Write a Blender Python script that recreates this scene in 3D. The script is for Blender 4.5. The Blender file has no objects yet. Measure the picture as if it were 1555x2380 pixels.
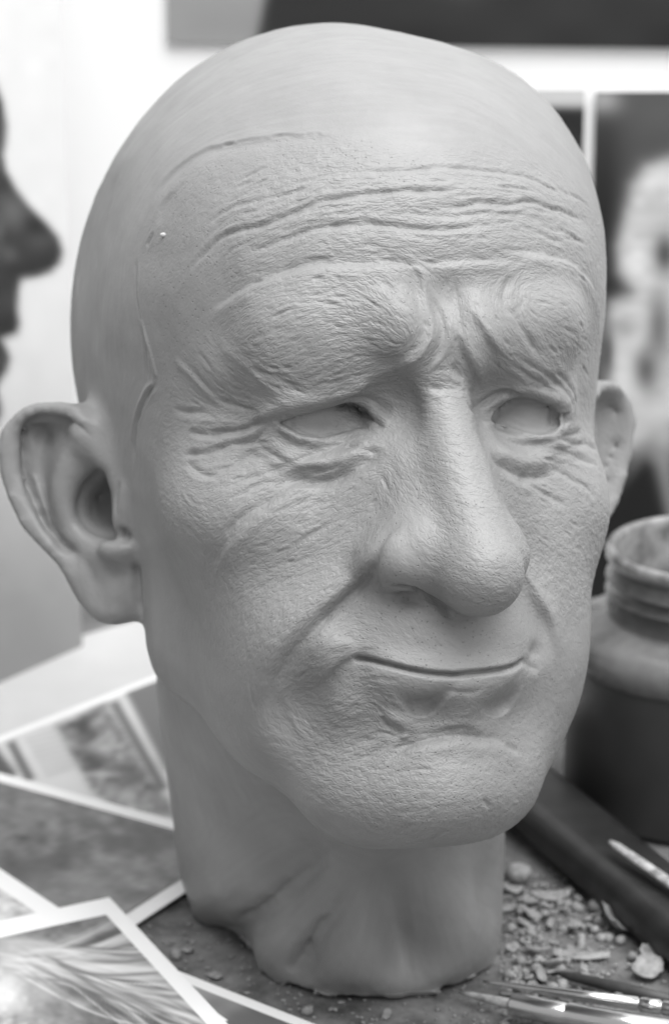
import bpy, bmesh, math, random
import numpy as np
from mathutils import Vector, Matrix
from mathutils.bvhtree import BVHTree
C = bpy.context.scene
COL = C.collection
rng = np.random.default_rng(7)

# ------------------------------------------------------------------ camera
F = 6090.0                       # focal length in units of a 1555 x 2380 picture
PITCH = math.radians(18)
CAM_H = 0.364
cam_d = bpy.data.cameras.new('camera'); cam = bpy.data.objects.new('camera', cam_d); COL.objects.link(cam)
cam.location = (0, 0, CAM_H); cam.rotation_euler = (math.pi/2 - PITCH, 0, 0)
cam_d.sensor_fit = 'VERTICAL'; cam_d.sensor_height = 36; cam_d.lens = F/2380*36
cam_d.clip_start = 0.05; cam_d.clip_end = 50
cam_d.dof.use_dof = True; cam_d.dof.focus_distance = 0.655; cam_d.dof.aperture_fstop = 14.0
C.camera = cam

# ------------------------------------------------------------------ light
W = bpy.data.worlds.new('World'); C.world = W; W.use_nodes = True
W.node_tree.nodes['Background'].inputs[0].default_value = (1, 1, 1, 1)
W.node_tree.nodes['Background'].inputs[1].default_value = 0.48
def area(name, loc, target, size, power):
    d = bpy.data.lights.new(name, 'AREA'); d.shape = 'RECTANGLE'; d.size, d.size_y = size; d.energy = power
    o = bpy.data.objects.new(name, d); COL.objects.link(o); o.location = loc
    o.rotation_euler = (Vector(target)-Vector(loc)).to_track_quat('-Z', 'Y').to_euler()
    return o
area('window_light', (0.30, 0.25, 1.60), (0, 0.78, 0.12), (1.5, 1.1), 36.5)
area('front_light', (0.8, -0.2, 0.9), (0, 0.75, 0.15), (0.6, 0.6), 3.5)
C.view_settings.view_transform = 'Standard'; C.view_settings.look = 'None'
C.view_settings.exposure = 0.22; C.view_settings.gamma = 1.0

# world <-> picture helpers
cp, sp = math.cos(PITCH), math.sin(PITCH)
CAMP = np.array([0, 0, CAM_H])
def ray(px, py):
    x, y = (px-777.5)/F, -(py-1190)/F
    return np.array([x, cp + y*sp, -sp + y*cp])
def on_table(px, py, z=0.0):
    d = ray(px, py); return CAMP + d*((z-CAM_H)/d[2])
def on_depth(px, py, Y):
    d = ray(px, py); return CAMP + d*(Y/d[1])

# ------------------------------------------------------------------ head frame (mm): x to the head's left, y backwards, z up, origin between the ears
yaw, pit = math.radians(17), math.radians(4)
fc = np.array([math.sin(yaw)*math.cos(pit), math.cos(yaw)*math.cos(pit), -math.sin(pit)])
rc = np.array([math.cos(yaw), -math.sin(yaw), 0.0]); uc = np.cross(rc, fc)
HR = np.array([rc, uc, fc]); HT = np.array([0.25, 8.9, 760.0])
HC = -HR.T@HT
def hray(px, py):
    d = HR.T@np.array([(px-777.5)/F, -(py-1190)/F, 1.0]); return HC, d/np.linalg.norm(d)
def U(px, py, yh):
    c, d = hray(px, py); return c + d*(yh-c[1])/d[1]
# camera axes in the world
CW = np.array([[1, 0, 0], [0, sp, cp], [0, cp, -sp]])
M3 = CW.T@HR                       # head -> world rotation
HLOC = CAMP*1000 + CW.T@HT         # head origin in the world, mm
up_h = M3.T@np.array([0, 0, 1.0])
def to_world(P): return (P@M3.T + HLOC)/1000.0

# ------------------------------------------------------------------ materials
def mat(name, col=0.5, rough=0.6, spec=0.5, metal=0.0):
    m = bpy.data.materials.new(name); m.use_nodes = True
    b = m.node_tree.nodes['Principled BSDF']
    c = (col, col, col) if not isinstance(col, tuple) else col
    b.inputs['Base Color'].default_value = (*c, 1); b.inputs['Roughness'].default_value = rough
    b.inputs['Specular IOR Level'].default_value = spec; b.inputs['Metallic'].default_value = metal
    return m
def tag(o, label=None, cat=None, group=None, kind=None):
    for k, v in (('label', label), ('category', cat), ('group', group), ('kind', kind)):
        if v: o[k] = v
    return o
def link(name, me, m=None, parent=None, smooth=False):
    o = bpy.data.objects.new(name, me); COL.objects.link(o)
    if m: me.materials.append(m)
    if parent: o.parent = parent
    if smooth: me.shade_smooth()
    else: me.shade_flat()
    return o
def mesh_np(name, V, Fq):
    me = bpy.data.meshes.new(name)
    n = len(Fq); k = Fq.shape[1]
    me.vertices.add(len(V)); me.vertices.foreach_set('co', np.ascontiguousarray(V, np.float32).ravel())
    me.loops.add(n*k); me.loops.foreach_set('vertex_index', np.ascontiguousarray(Fq, np.int32).ravel())
    me.polygons.add(n); me.polygons.foreach_set('loop_start', np.arange(0, n*k, k, dtype=np.int32))
    me.update(calc_edges=True)
    return me

# ------------------------------------------------------------------ clay head: signed distance volume
def axis(parts):
    out = []
    for a, b, s in parts: out.append(np.arange(a, b-1e-6, s))
    return np.concatenate(out).astype(np.float32)
gx = axis([(-104, -66, 1.36), (-66, 60, 1.42), (60, 106, 1.8)])
gy = axis([(-134, -50, 1.42), (-50, 36, 1.6), (36, 121, 7.0)])
gz = axis([(-190, -102, 2.5), (-102, 60, 1.42), (60, 143, 2.5)])
S = np.full((len(gx), len(gy), len(gz)), 60, np.float32)
def box(lo, hi):
    i = [np.searchsorted(g, l) for g, l in zip((gx, gy, gz), lo)]
    j = [np.searchsorted(g, h) for g, h in zip((gx, gy, gz), hi)]
    sl = tuple(slice(a, b) for a, b in zip(i, j))
    return sl, gx[sl[0]][:, None, None], gy[sl[1]][None, :, None], gz[sl[2]][None, None, :]
def smin(a, b, k):
    h = np.maximum(k-np.abs(a-b), 0)/k
    return np.minimum(a, b) - h*h*k*0.25
def uni(sl, d, k): S[sl] = smin(S[sl], d, k)
def sub(sl, d, k): S[sl] = -smin(-S[sl], d, k)
def rotm(rx=0, ry=0, rz=0):
    return np.array(Matrix.Rotation(math.radians(rz), 3, 'Z') @ Matrix.Rotation(math.radians(ry), 3, 'Y') @ Matrix.Rotation(math.radians(rx), 3, 'X'))
def ell(c, r, k=8, op=uni, rot=None, pad=14):
    c = np.array(c, float); r = np.array(r, float); R = rotm(*rot) if rot else np.eye(3)
    e = np.sqrt((R*R)@(r*r)) + pad + k
    sl, X, Y, Z = box(c-e, c+e)
    X, Y, Z = X-c[0], Y-c[1], Z-c[2]
    L = [R[0, i]*X + R[1, i]*Y + R[2, i]*Z for i in range(3)]
    k0 = np.sqrt(sum((l/a)**2 for l, a in zip(L, r))); k1 = np.sqrt(sum((l/(a*a))**2 for l, a in zip(L, r)))
    op(sl, (k0*(k0-1)/np.maximum(k1, 1e-4)).astype(np.float32), k)
def cap(a, b, ra, rb, k=8, op=uni, pad=14):
    a = np.array(a, float); b = np.array(b, float); e = max(ra, rb)+pad+k
    sl, X, Y, Z = box(np.minimum(a, b)-e, np.maximum(a, b)+e)
    d = b-a; X, Y, Z = X-a[0], Y-a[1], Z-a[2]
    t = np.clip((X*d[0]+Y*d[1]+Z*d[2])/(d@d), 0, 1)
    op(sl, (np.sqrt((X-t*d[0])**2+(Y-t*d[1])**2+(Z-t*d[2])**2) - (ra+(rb-ra)*t)).astype(np.float32), k)
def both(fn, c, *a, **kw):
    fn(c, *a, **kw); kw2 = dict(kw)
    if kw.get('rot'): rx, ry, rz = kw['rot']; kw2['rot'] = (rx, -ry, -rz)
    fn((-c[0], c[1], c[2]), *a, **kw2)
def both2(a, b, *r, **kw):
    cap(a, b, *r, **kw); cap((-a[0], a[1], a[2]), (-b[0], b[1], b[2]), *r, **kw)

# skull
ell((0, 10, 44), (73.2, 96, 88), pad=60)
ell((-1.5, -34, 58), (61.5, 58, 56), 22)
ell((28, -12, 75), (40.5, 48, 45), 14)
ell((0, -28, 5), (62, 56, 55), 16)
# face
ell((0, -42, -20), (52, 50, 60), 16)
ell((41, -57, -5), (17.5, 21, 18), 14); ell((-43, -58, -4), (19, 21, 17), 14)
ell((0, -62, -42), (36, 42, 32), 14)
ell((0, -76, -74), (25, 25, 18), 12)
ell((20, -68, -64), (17, 18, 18), 10)
both2((43, -22, -44), (18, -74, -76), 14, 13, 14)
both2((43, -18, -42), (49, -14, 5), 14, 13, 14)
both(ell, (35, -55, -40), (18, 28, 32), 12)
# neck
cap((5, 0, -62.0), (np.array([12, 702, -3.0])-HLOC)@M3, 46, 38, 12, pad=30)
cap((-1, 14, -60.0), (np.array([-1, 741, -3.0])-HLOC)@M3, 48, 46, 12, pad=30)
# brow, sockets, nose
cap((9, -89, 41), (34, -78, 44), 9, 9, 10); cap((-9, -89, 41), (-37, -76.5, 43), 9, 10, 10)
both(ell, (25, -96.5, 20), (15, 13, 9.5), 9, sub)
both(ell, (15, -96, 22), (7, 12, 10), 8, sub)
tip = U(1118, 1335, -112); nas = np.array([0, -86, 30.0])
cap(nas, tip, 7.4, 9.8, 7)
cap((0, -78, 10), (0.5, -92, -15), 11, 13, 10)
ell(tip+np.array([-0.2, 0.5, 0.6]), (10.3, 11.8, 10.2), 4)
both(ell, (14.5, -97.5, -14), (6.8, 11, 7.5), 6)
both(ell, (12, -82, 0), (10, 9, 18), 10)
both(ell, (9, -101.5, -12), (7, 8.5, 8), 6)
both2((6, -91, 6), (9, -97.5, -9), 6, 7, 7)
# eyes
for sgn in (-1, 1):
    ec = np.array([sgn*29.5, -68.5, 19.5])
    ell(ec, (15.5, 15, 15), 5)
ext_ops = []
# ears
def poly_sdf(poly, gu, gv):
    P = np.array(poly, float); X, Y = np.meshgrid(gu, gv, indexing='ij'); d = np.full(X.shape, 1e9); ins = np.zeros(X.shape, bool)
    for i in range(len(P)):
        a, b = P[i], P[(i+1) % len(P)]; e = b-a
        t = np.clip(((X-a[0])*e[0]+(Y-a[1])*e[1])/(e@e+1e-9), 0, 1)
        d = np.minimum(d, (X-a[0]-t*e[0])**2+(Y-a[1]-t*e[1])**2)
        c = ((a[1] > Y) != (b[1] > Y)) & (X < (b[0]-a[0])*(Y-a[1])/(b[1]-a[1]+1e-12)+a[0]); ins ^= c
    d = np.sqrt(d); return np.where(ins, -d, d)
def line_dist(poly, gu, gv):
    P = np.array(poly, float); X, Y = np.meshgrid(gu, gv, indexing='ij'); d = np.full(X.shape, 1e9); T = np.zeros(X.shape)
    for i in range(len(P)-1):
        a, b = P[i], P[i+1]; e = b-a
        t = np.clip(((X-a[0])*e[0]+(Y-a[1])*e[1])/(e@e+1e-9), 0, 1)
        q = (X-a[0]-t*e[0])**2+(Y-a[1]-t*e[1])**2; m = q < d; d = np.where(m, q, d); T = np.where(m, (i+t)/(len(P)-1), T)
    return np.sqrt(d), T
EO = np.array([-66.5, -8.0, -6.0]); eu = np.array([-0.80, 0.60, 0.0]); ev = np.array([0, 0.0, 1.0]); en = np.array([-0.60, -0.80, 0.0])
def epx(px, py):
    c, d = hray(px, py); t = ((EO-c)@en)/(d@en); q = c+d*t-EO; return (q@eu, q@ev)
E_out = [epx(*p) for p in [(330, 1436), (297, 1448), (271, 1455), (231, 1448), (205, 1422), (175, 1379), (149, 1326), (109, 1280), (59, 1224), (26, 1148), (13, 1099), (7, 1033), (17, 990), (43, 957), (83, 934), (145, 930), (200, 940), (270, 965), (330, 1030), (345, 1200)]]
E_scapha = [epx(*p) for p in [(66, 976), (54, 1009), (56, 1082), (69, 1128), (92, 1188), (112, 1227), (149, 1270), (195, 1290), (150, 1230), (120, 1150), (120, 1060), (130, 1000), (180, 1000), (220, 1050), (235, 1050), (205, 1009), (172, 983), (132, 973), (100, 966)]]
E_anti = [epx(*p) for p in [(190, 1040), (160, 1110), (150, 1180), (175, 1240), (225, 1275), (290, 1285)]]
E_concha = [epx(*p) for p in [(244, 1092), (205, 1120), (178, 1165), (178, 1207), (211, 1240), (262, 1246), (292, 1262), (300, 1245), (283, 1225), (273, 1190), (278, 1140), (275, 1110)]]
E_trag = [epx(*p) for p in [(288, 1115), (284, 1165), (290, 1215)]]
E_crus = [epx(*p) for p in [(200, 985), (240, 1040), (262, 1090), (285, 1120)]]
E_lobe = [epx(*p) for p in [(250, 1330), (255, 1400)]]
gu = np.arange(-30, 60, 0.5); gv = np.arange(-60, 50, 0.5)
d_out = poly_sdf(E_out, gu, gv); d_sc = poly_sdf(E_scapha, gu, gv); d_co = poly_sdf(E_concha, gu, gv)
def sig(x): return 1/(1+np.exp(-x))
V_ = np.meshgrid(gu, gv, indexing='ij')[1]; U_ = np.meshgrid(gu, gv, indexing='ij')[0]
helixm = sig((V_+22)/4)
h = 4.6*np.exp(-((-d_out-3.0)/2.8)**2)*(0.25+0.75*helixm)
h += -5.0*sig(-d_sc/1.7)
da, ta = line_dist(E_anti, gu, gv); h += 3.0*np.exp(-(da/5.5)**2)
dt, tt = line_dist(E_trag, gu, gv); h += 5.0*np.exp(-(dt/3.0)**2)
dc, tc = line_dist(E_crus, gu, gv); h += 3.5*np.exp(-(dc/3.6)**2)
dl, tl = line_dist(E_lobe, gu, gv); h += 3.2*np.exp(-(dl/9.0)**2)
h += -13.0*sig((-d_co-1.2)/0.9)
h += 0.10*U_
def samp(A, u, v):
    fu = np.clip((u-gu[0])/0.5, 0, len(gu)-1.001); fv = np.clip((v-gv[0])/0.5, 0, len(gv)-1.001)
    i = fu.astype(int); j = fv.astype(int); a = fu-i; b = fv-j
    return A[i, j]*(1-a)*(1-b)+A[i+1, j]*a*(1-b)+A[i, j+1]*(1-a)*b+A[i+1, j+1]*a*b
def ear(mirror, off=(0, 0, 0), k=5):
    s = -1 if mirror else 1
    O = EO*np.array([s, 1, 1])+np.array(off); lo = O-np.array([48, 32, 60]); hi = O+np.array([48, 46, 52])
    sl, X, Y, Z = box(lo, hi); X, Y, Z = (X-O[0])*s, Y-O[1], Z-O[2]
    if mirror: X = X + 0.06*Z
    u = X*eu[0]+Y*eu[1]+0*Z; v = Z+0*X+0*Y; w = X*en[0]+Y*en[1]+0*Z
    if mirror: v = v*0.90
    hh = samp(h, u, v); do = samp(d_out, u, v)
    slab = np.maximum(w-hh, hh-4.5-np.clip((16-u)*0.9, 0, 14)-w)*0.8
    a = do+1.2; b = slab+1.2
    d = np.minimum(np.maximum(a, b), 0)+np.sqrt(np.maximum(a, 0)**2+np.maximum(b, 0)**2)-1.2
    # smooth union with the head, but never filling the concha
    kk = np.where(samp(d_co, u, v) < 3, 0.3, k)
    hcur = S[sl]
    inc = (samp(d_co, u, v) < -1.0) & (w > hh)
    hcur = np.where(inc & (u > 0), np.maximum(hcur, -(hh-w)*0.7), hcur)
    S[sl] = smin(hcur, d.astype(np.float32), kk)
ear(False)
ear(True, (-0.5, 0, 2.5))
cap(U(293, 1120, -15), U(291, 1212, -16), 3.8, 4.2, 3); cap(U(250, 1284, -13), U(305, 1278, -16), 3.0, 3.2, 3)
cap(U(200, 1005, -6), U(262, 1085, -12), 3.4, 3.6, 5)
# nostrils
NL = U(985, 1385, -103); cap(U(940, 1386, -99), U(1045, 1432, -108), 2.7, 2.6, 1.5, sub); cap(U(1165, 1415, -107), U(1190, 1380, -98), 3.0, 2.4, 1.5, sub)
# eye apertures, then the balls
def almond(polypx, yd, depth0, depth1, ballc, ballr):
    P = [U(px, py, yd) for px, py in polypx]; P2 = [(p[0], p[2]) for p in P]
    lo = (min(p[0] for p in P)-6, depth0, min(p[2] for p in P)-6); hi = (max(p[0] for p in P)+6, depth1, max(p[2] for p in P)+6)
    sl, X, Y, Z = box(lo, hi)
    d2 = poly_sdf(P2, gx[sl[0]], gz[sl[2]])[:, None, :]
    S[sl] = -smin(-S[sl], (d2 + 0*Y).astype(np.float32), 1.2)
    ell(ballc, (ballr,)*3, 0.8, pad=4)
RE = [(640, 983), (680, 955), (730, 939), (790, 927), (830, 929), (850, 948), (856, 972), (842, 996), (790, 1016), (740, 1021), (688, 1010)]
LE = [(1120, 991), (1148, 947), (1185, 920), (1232, 922), (1290, 941), (1296, 986), (1270, 1008), (1220, 1011), (1168, 1003)]
almond(RE, -78, -100, -66, (-30, -67.5, 19.0), 12.4)
almond(LE, -78, -100, -66, (28.5, -67.5, 19.0), 12.4)
ell((-21.5, -67.5, 18.5), (9.5, 11.8, 8), 2.0, pad=4); ell((19.5, -67.5, 18.5), (8.5, 9, 7), 2.0, pad=4)
# cut at the table, slightly under it
sl, X, Y, Z = box((-200, -200, -300), (200, 200, 300))
wz = (X*up_h[0]+Y*up_h[1]+Z*up_h[2]) + HLOC[2]
S = np.maximum(S, (-wz-0.5).astype(np.float32))

def surface_nets(S, gx, gy, gz):
    nx, ny, nz = S.shape; ins = S < 0
    idx = -np.ones((nx-1, ny-1, nz-1), np.int32)
    cnt = sum(ins[a:nx-1+a, b:ny-1+b, c:nz-1+c].astype(np.int8) for a in (0, 1) for b in (0, 1) for c in (0, 1))
    act = (cnt > 0) & (cnt < 8); I, J, K = np.nonzero(act); n = len(I); idx[I, J, K] = np.arange(n)
    acc = np.zeros((n, 3)); m = np.zeros(n)
    G = (gx, gy, gz)
    for ax in range(3):
        for a in (0, 1):
            for b in (0, 1):
                o = [0, 0, 0]; o[(ax+1) % 3] = a; o[(ax+2) % 3] = b; p = list(o); p[ax] = 1
                s0 = S[I+o[0], J+o[1], K+o[2]]; s1 = S[I+p[0], J+p[1], K+p[2]]
                c = (s0 < 0) != (s1 < 0); t = np.where(c, s0/(s0-s1+1e-12), 0)
                base = np.stack([gx[I+o[0]], gy[J+o[1]], gz[K+o[2]]], 1).astype(float)
                q = (I, J, K)[ax]; base[:, ax] += t*(G[ax][q+1]-G[ax][q])
                acc += base*c[:, None]; m += c
    V = acc/m[:, None]; Fs = []
    for ax in range(3):
        a0 = [slice(1, -1)]*3; a0[ax] = slice(0, None)
        sh = [slice(None)]*3
        A = ins[tuple(slice(0, s-1) if i == ax else slice(1, s-1) for i, s in enumerate(S.shape))]
        B = ins[tuple(slice(1, s) if i == ax else slice(1, s-1) for i, s in enumerate(S.shape))]
        E = np.nonzero(A != B); flip = A[E]
        e = [E[i].copy() for i in range(3)]
        for i in range(3):
            if i != ax: e[i] = e[i]+1
        u, v = (ax+1) % 3, (ax+2) % 3
        def at(du, dv):
            q = [e[0], e[1], e[2]]; q[u] = q[u]-du; q[v] = q[v]-dv; return idx[q[0], q[1], q[2]]
        quad = np.stack([at(0, 0), at(1, 0), at(1, 1), at(0, 1)], 1)
        quad[~flip] = quad[~flip][:, ::-1]
        Fs.append(quad)
    return V, np.concatenate(Fs)
V, Q = surface_nets(S, gx, gy, gz)
print('base', V.shape, Q.shape)
def smooth(V, Q, it, w=0.5, mask=None):
    n = len(V); E = np.concatenate([Q[:, [0, 1]], Q[:, [1, 2]], Q[:, [2, 3]], Q[:, [3, 0]]]); E = np.concatenate([E, E[:, ::-1]])
    deg = np.bincount(E[:, 0], minlength=n)
    for _ in range(it):
        A = np.stack([np.bincount(E[:, 0], V[E[:, 1], i], n) for i in range(3)], 1)/deg[:, None]
        V = V + (A-V)*(w if mask is None else w*mask[:, None])
    return V
zw = V@up_h + HLOC[2]
V = smooth(V, Q, 3, 0.5, (zw > 0.5).astype(float))
V = smooth(V, Q, 4, 0.5, ((np.abs(V[:, 0]) > 68) & (V[:, 2] < 45)).astype(float))

# ------------------------------------------------------------------ sculpting strokes (traced along the folds of the face)
VIEW = dict(d=(0, 0, 1), a=(0, 0, .385), b=(0, 785.3, .33), z1=(261.8, 261.8, .4209), z2=(785.3, 261.8, .4209), z3=(392.7, 785.3, .3788), z4=(916.2, 785.3, .3367),
            z5=(327.2, 1112.6, .4209), z6=(785.3, 1112.6, .3788), z7=(523.6, 1505.2, .5471), n=(0, 1439.8, .505))
def px(view, pts):
    ox, oy, k = VIEW[view]; return [(ox+k*x, oy+k*y) for x, y in pts]
def bvh_of(V, Q): return BVHTree.FromPolygons(V.tolist(), Q.tolist())
def land(tree, pts, step=6.0):
    """put a traced line on the clay surface"""
    out = []; last = None
    P = [np.array(p, float) for p in pts]
    D = []
    for i in range(len(P)):
        D.append(P[i])
        if i+1 < len(P):
            m = int(np.linalg.norm(P[i+1]-P[i])/step)
            for t in range(1, m+1): D.append(P[i]+(P[i+1]-P[i])*t/(m+1))
    if len(D) > 4:   # round the corners of the polyline
        A = np.array(D)
        for _ in range(3): A[1:-1] = (A[:-2]+2*A[1:-1]+A[2:])/4
        D = list(A)
    for p in D:
        c, d = hray(*p); hit = tree.ray_cast(Vector(c), Vector(d))
        if hit[0] is not None: out.append(np.array(hit[0]))
    return np.array(out)
def stroke(V0, V, N, L, kind, w, a, taper=0.6, w2=None):
    if kind == 'c': a *= 0.72
    R = w*(2.8 if kind != 'c' else 5)
    if w2: R = max(R, w2*2.6)
    if len(L) < 2: L = np.array([L[0]-1e-3, L[0]+1e-3])
    if kind != 'c':      # resample evenly
        ls = np.concatenate([[0], np.cumsum(np.linalg.norm(np.diff(L, axis=0), axis=1))]); st = max(0.35*min(w, w2 or w), 0.5); m = max(int(ls[-1]/st), 1)
        q = (np.arange(m)+0.5)/m*ls[-1]; L = np.stack([np.interp(q, ls, L[:, i]) for i in range(3)], 1); ds = ls[-1]/m
        if m > 1: T = np.gradient(L, axis=0)
        else: T = np.array([[1.0, 0, 0]])
        B = np.cross(fc, T); B /= np.linalg.norm(B, axis=1)[:, None]+1e-9
    lo, hi = L.min(0)-R, L.max(0)+R
    m = np.nonzero(((V0 > lo) & (V0 < hi)).all(1))[0]
    if not len(m): return
    X = V0[m]
    if kind != 'c':
        ws = w2 or w; K = np.zeros(len(m)); KS = np.zeros(len(m)); KT = np.full(len(m), 1e-30); pk = 0
        for i in range(len(L)):
            near = np.nonzero((np.abs(X-L[i]) < R).all(1))[0]; q = X[near]-L[i]; r2 = (q*q).sum(1)
            K[near] += np.exp(-r2/ws**2)
            if kind == 'f':
                k2 = np.exp(-r2/(0.8*ws)**2)+1e-12; KT[near] += k2; KS[near] += k2*(q@B[i])
        mid = L[len(L)//2]; norm = np.exp(-((L-mid)**2).sum(1)/ws**2).sum()
        norm = max(norm, ws*1.3/max(ds, 1e-3)*0.6 if len(L) > 1 else 1)
        pres = np.minimum(K/norm, 1.15)
        if kind == 'g': h = a*pres
        else:
            s = KS/KT; sm = 1/(1+np.exp(-np.clip(s/(0.2*w), -30, 30)))
            h = a*pres*(sm*(0.6+0.5*np.tanh(np.maximum(s, 0)/w)) - (1-sm)*0.55*np.exp(-np.maximum(-s, 0)/w) - 0.22*np.exp(-(s/(0.35*w))**2))
        V[m] += N[m]*h[:, None]; return
    best = np.full(len(m), 1e9); T_ = np.zeros(len(m))
    ls = np.concatenate([[0], np.cumsum(np.linalg.norm(np.diff(L, axis=0), axis=1))]); tot = ls[-1]+1e-9
    for i in range(len(L)-1):
        e = L[i+1]-L[i]; le = e@e+1e-12
        near = np.nonzero(((X > np.minimum(L[i], L[i+1])-R) & (X < np.maximum(L[i], L[i+1])+R)).all(1))[0]
        if not len(near): continue
        q = X[near]-L[i]; t = np.clip(q@e/le, 0, 1); r = q-t[:, None]*e; d = (r*r).sum(1)
        k = d < best[near]; nn = near[k]; best[nn] = d[k]; T_[nn] = (ls[i]+t[k]*np.sqrt(le))/tot
    ok = best < R*R; d = np.sqrt(best[ok]); t = T_[ok]
    e_ = np.clip(np.minimum(t, 1-t)/max(taper*0.5, 1e-3), 0, 1) if tot > 2 else np.ones(len(t))
    f = np.sin(e_*np.pi/2)
    wob = 1+0.22*np.sin(t*tot*0.6+w*40)+0.10*np.sin(t*tot*1.3+a*9)
    h = (-a*np.exp(-np.sqrt(d*d+(0.3*w)**2)/w+0.3) + 0.26*a*np.exp(-((d-2.4*w)/(1.3*w))**2))*wob
    V[m[ok]] += N[m[ok]]*(h*f)[:, None]
def vnormals(V, Q):
    n = np.cross(V[Q[:, 2]]-V[Q[:, 0]], V[Q[:, 3]]-V[Q[:, 1]]); N = np.zeros_like(V)
    for i in range(3): N[:, i] = sum(np.bincount(Q[:, k], n[:, i], len(V)) for k in range(4))
    return N/(np.linalg.norm(N, axis=1)[:, None]+1e-12)
def sculpt(V, Q, strokes, tree, nsm=2):
    N = vnormals(smooth(V, Q, nsm), Q)
    V0 = V; V = V.copy()
    for (view, kind, w, a, pts, *o) in strokes:
        L = land(tree, px(view, pts))
        if len(L): stroke(V0, V, N, L, kind, w, a, *(o if o else ()))
    return V

BIG = [  # broad volumes: (view, kind, width mm, height mm, line, taper[, second width])
 # brow rolls and sockets
 ('d', 'g', 10, 2.4, [(590, 740), (680, 710), (780, 690), (870, 690)], .5),
 ('d', 'g', 7, 2.6, [(880, 690), (930, 720), (950, 770)], .3),
 ('d', 'g', 9, 2.6, [(1230, 690), (1300, 720), (1330, 740)], .3),
 ('d', 'g', 4, 1.5, [(1110, 700), (1120, 760), (1150, 800)], .3),
 ('d', 'g', 5, -1.6, [(1030, 660), (1035, 760)], .3),
 ('d', 'g', 6, -1.0, [(1150, 800), (1220, 810)], .5),
 ('d', 'g', 9, 2.8, [(560, 840), (620, 865), (700, 860), (780, 835)], .5),
 ('d', 'g', 8, 2.2, [(490, 835), (560, 905)], .5),
 ('d', 'g', 4, -1.4, [(850, 830), (910, 850)], .5),
 ('d', 'g', 5, -3.0, [(930, 890), (950, 950), (950, 1000)], .4),
 # forehead rolls between the creases
 ('d', 'g', 5, 0.7, [(560, 620), (700, 560), (900, 540), (1100, 560), (1300, 580)], .5),
 ('d', 'g', 5, 0.7, [(520, 560), (700, 490), (900, 450), (1100, 450), (1300, 480)], .5),
 # upper lid hoods
 ('d', 'g', 6, 2.6, [(600, 900), (680, 920), (780, 890), (880, 870)], .5),
 ('d', 'g', 6, 2.4, [(1200, 860), (1270, 870), (1330, 910)], .5),
 # cheeks
 ('d', 'g', 13, 2.5, [(620, 1230), (720, 1240), (790, 1250)], .4),
 ('d', 'g', 9, 2.8, [(820, 1290), (770, 1360), (710, 1440), (660, 1510)], .3),
 ('d', 'g', 18, -1.8, [(430, 1400), (460, 1520), (520, 1600)], .3),
 ('d', 'g', 8, 2.5, [(1260, 1200), (1300, 1300), (1310, 1380)], .4),
 # lips and chin
 ('d', 'g', 9, 1.5, [(880, 1450), (1000, 1490), (1100, 1490), (1190, 1450)], .4),
 ('d', 'g', 6, 3.0, [(740, 1500), (790, 1500)], .2),
 ('d', 'g', 5, 2.2, [(880, 1595), (960, 1610), (1060, 1615), (1150, 1600)], .4),
 ('d', 'g', 6, -3.0, [(940, 1650), (990, 1655), (1040, 1630)], .3),
 ('d', 'g', 5, -2.2, [(1110, 1650), (1160, 1660), (1195, 1625)], .3),
 ('d', 'g', 5, 1.5, [(1070, 1640), (1080, 1680)], .2),
 ('d', 'g', 15, 3.6, [(980, 1830), (1080, 1820)], .1),
 ('d', 'g', 7, -4.2, [(735, 1600), (700, 1645), (665, 1690)], .3),
 ('d', 'g', 8, 2.4, [(790, 1610), (780, 1680)], .3),
 ('d', 'g', 14, 1.5, [(780, 1700), (820, 1780)], .2),
 # neck
 ('d', 'g', 14, -2.5, [(460, 1830), (560, 1900), (700, 1990), (820, 2040)], .3),
 ('d', 'g', 12, 1.6, [(700, 1800), (850, 1880), (960, 1920)], .3),
 ('n', 'g', 6, -5.0, [(1450, 1120), (1350, 1200), (1200, 1330), (1080, 1400), (950, 1430)], .5),
 ('n', 'f', 5, -3.0, [(1000, 1430), (1080, 1400), (1200, 1330), (1350, 1200), (1450, 1110)], .5, 9),
 ('n', 'f', 4, -3.2, [(1330, 1640), (1400, 1530), (1480, 1400), (1530, 1330)], .5, 9),
 ('n', 'g', 5, -4.2, [(1560, 1300), (1480, 1400), (1400, 1530), (1330, 1640)], .5),
 ('n', 'g', 9, 3.0, [(900, 1350), (1000, 1370), (1100, 1300)], .3),
 ('d', 'g', 9, -8.0, [(915, 2040), (915, 2120), (945, 2210)], .2),
 ('d', 'g', 7, -5.0, [(945, 2190), (960, 2260)], .2),
 ('d', 'g', 12, -4.0, [(520, 1900), (620, 1980), (720, 2000)], .2),
 ('d', 'g', 9, -3.0, [(1110, 2010), (1150, 2100)], .2),
 ('d', 'g', 10, 4.5, [(1060, 2060), (1090, 2200)], .2),
 ('d', 'g', 12, 2.0, [(800, 2150), (780, 2250)], .2),
]
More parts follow.
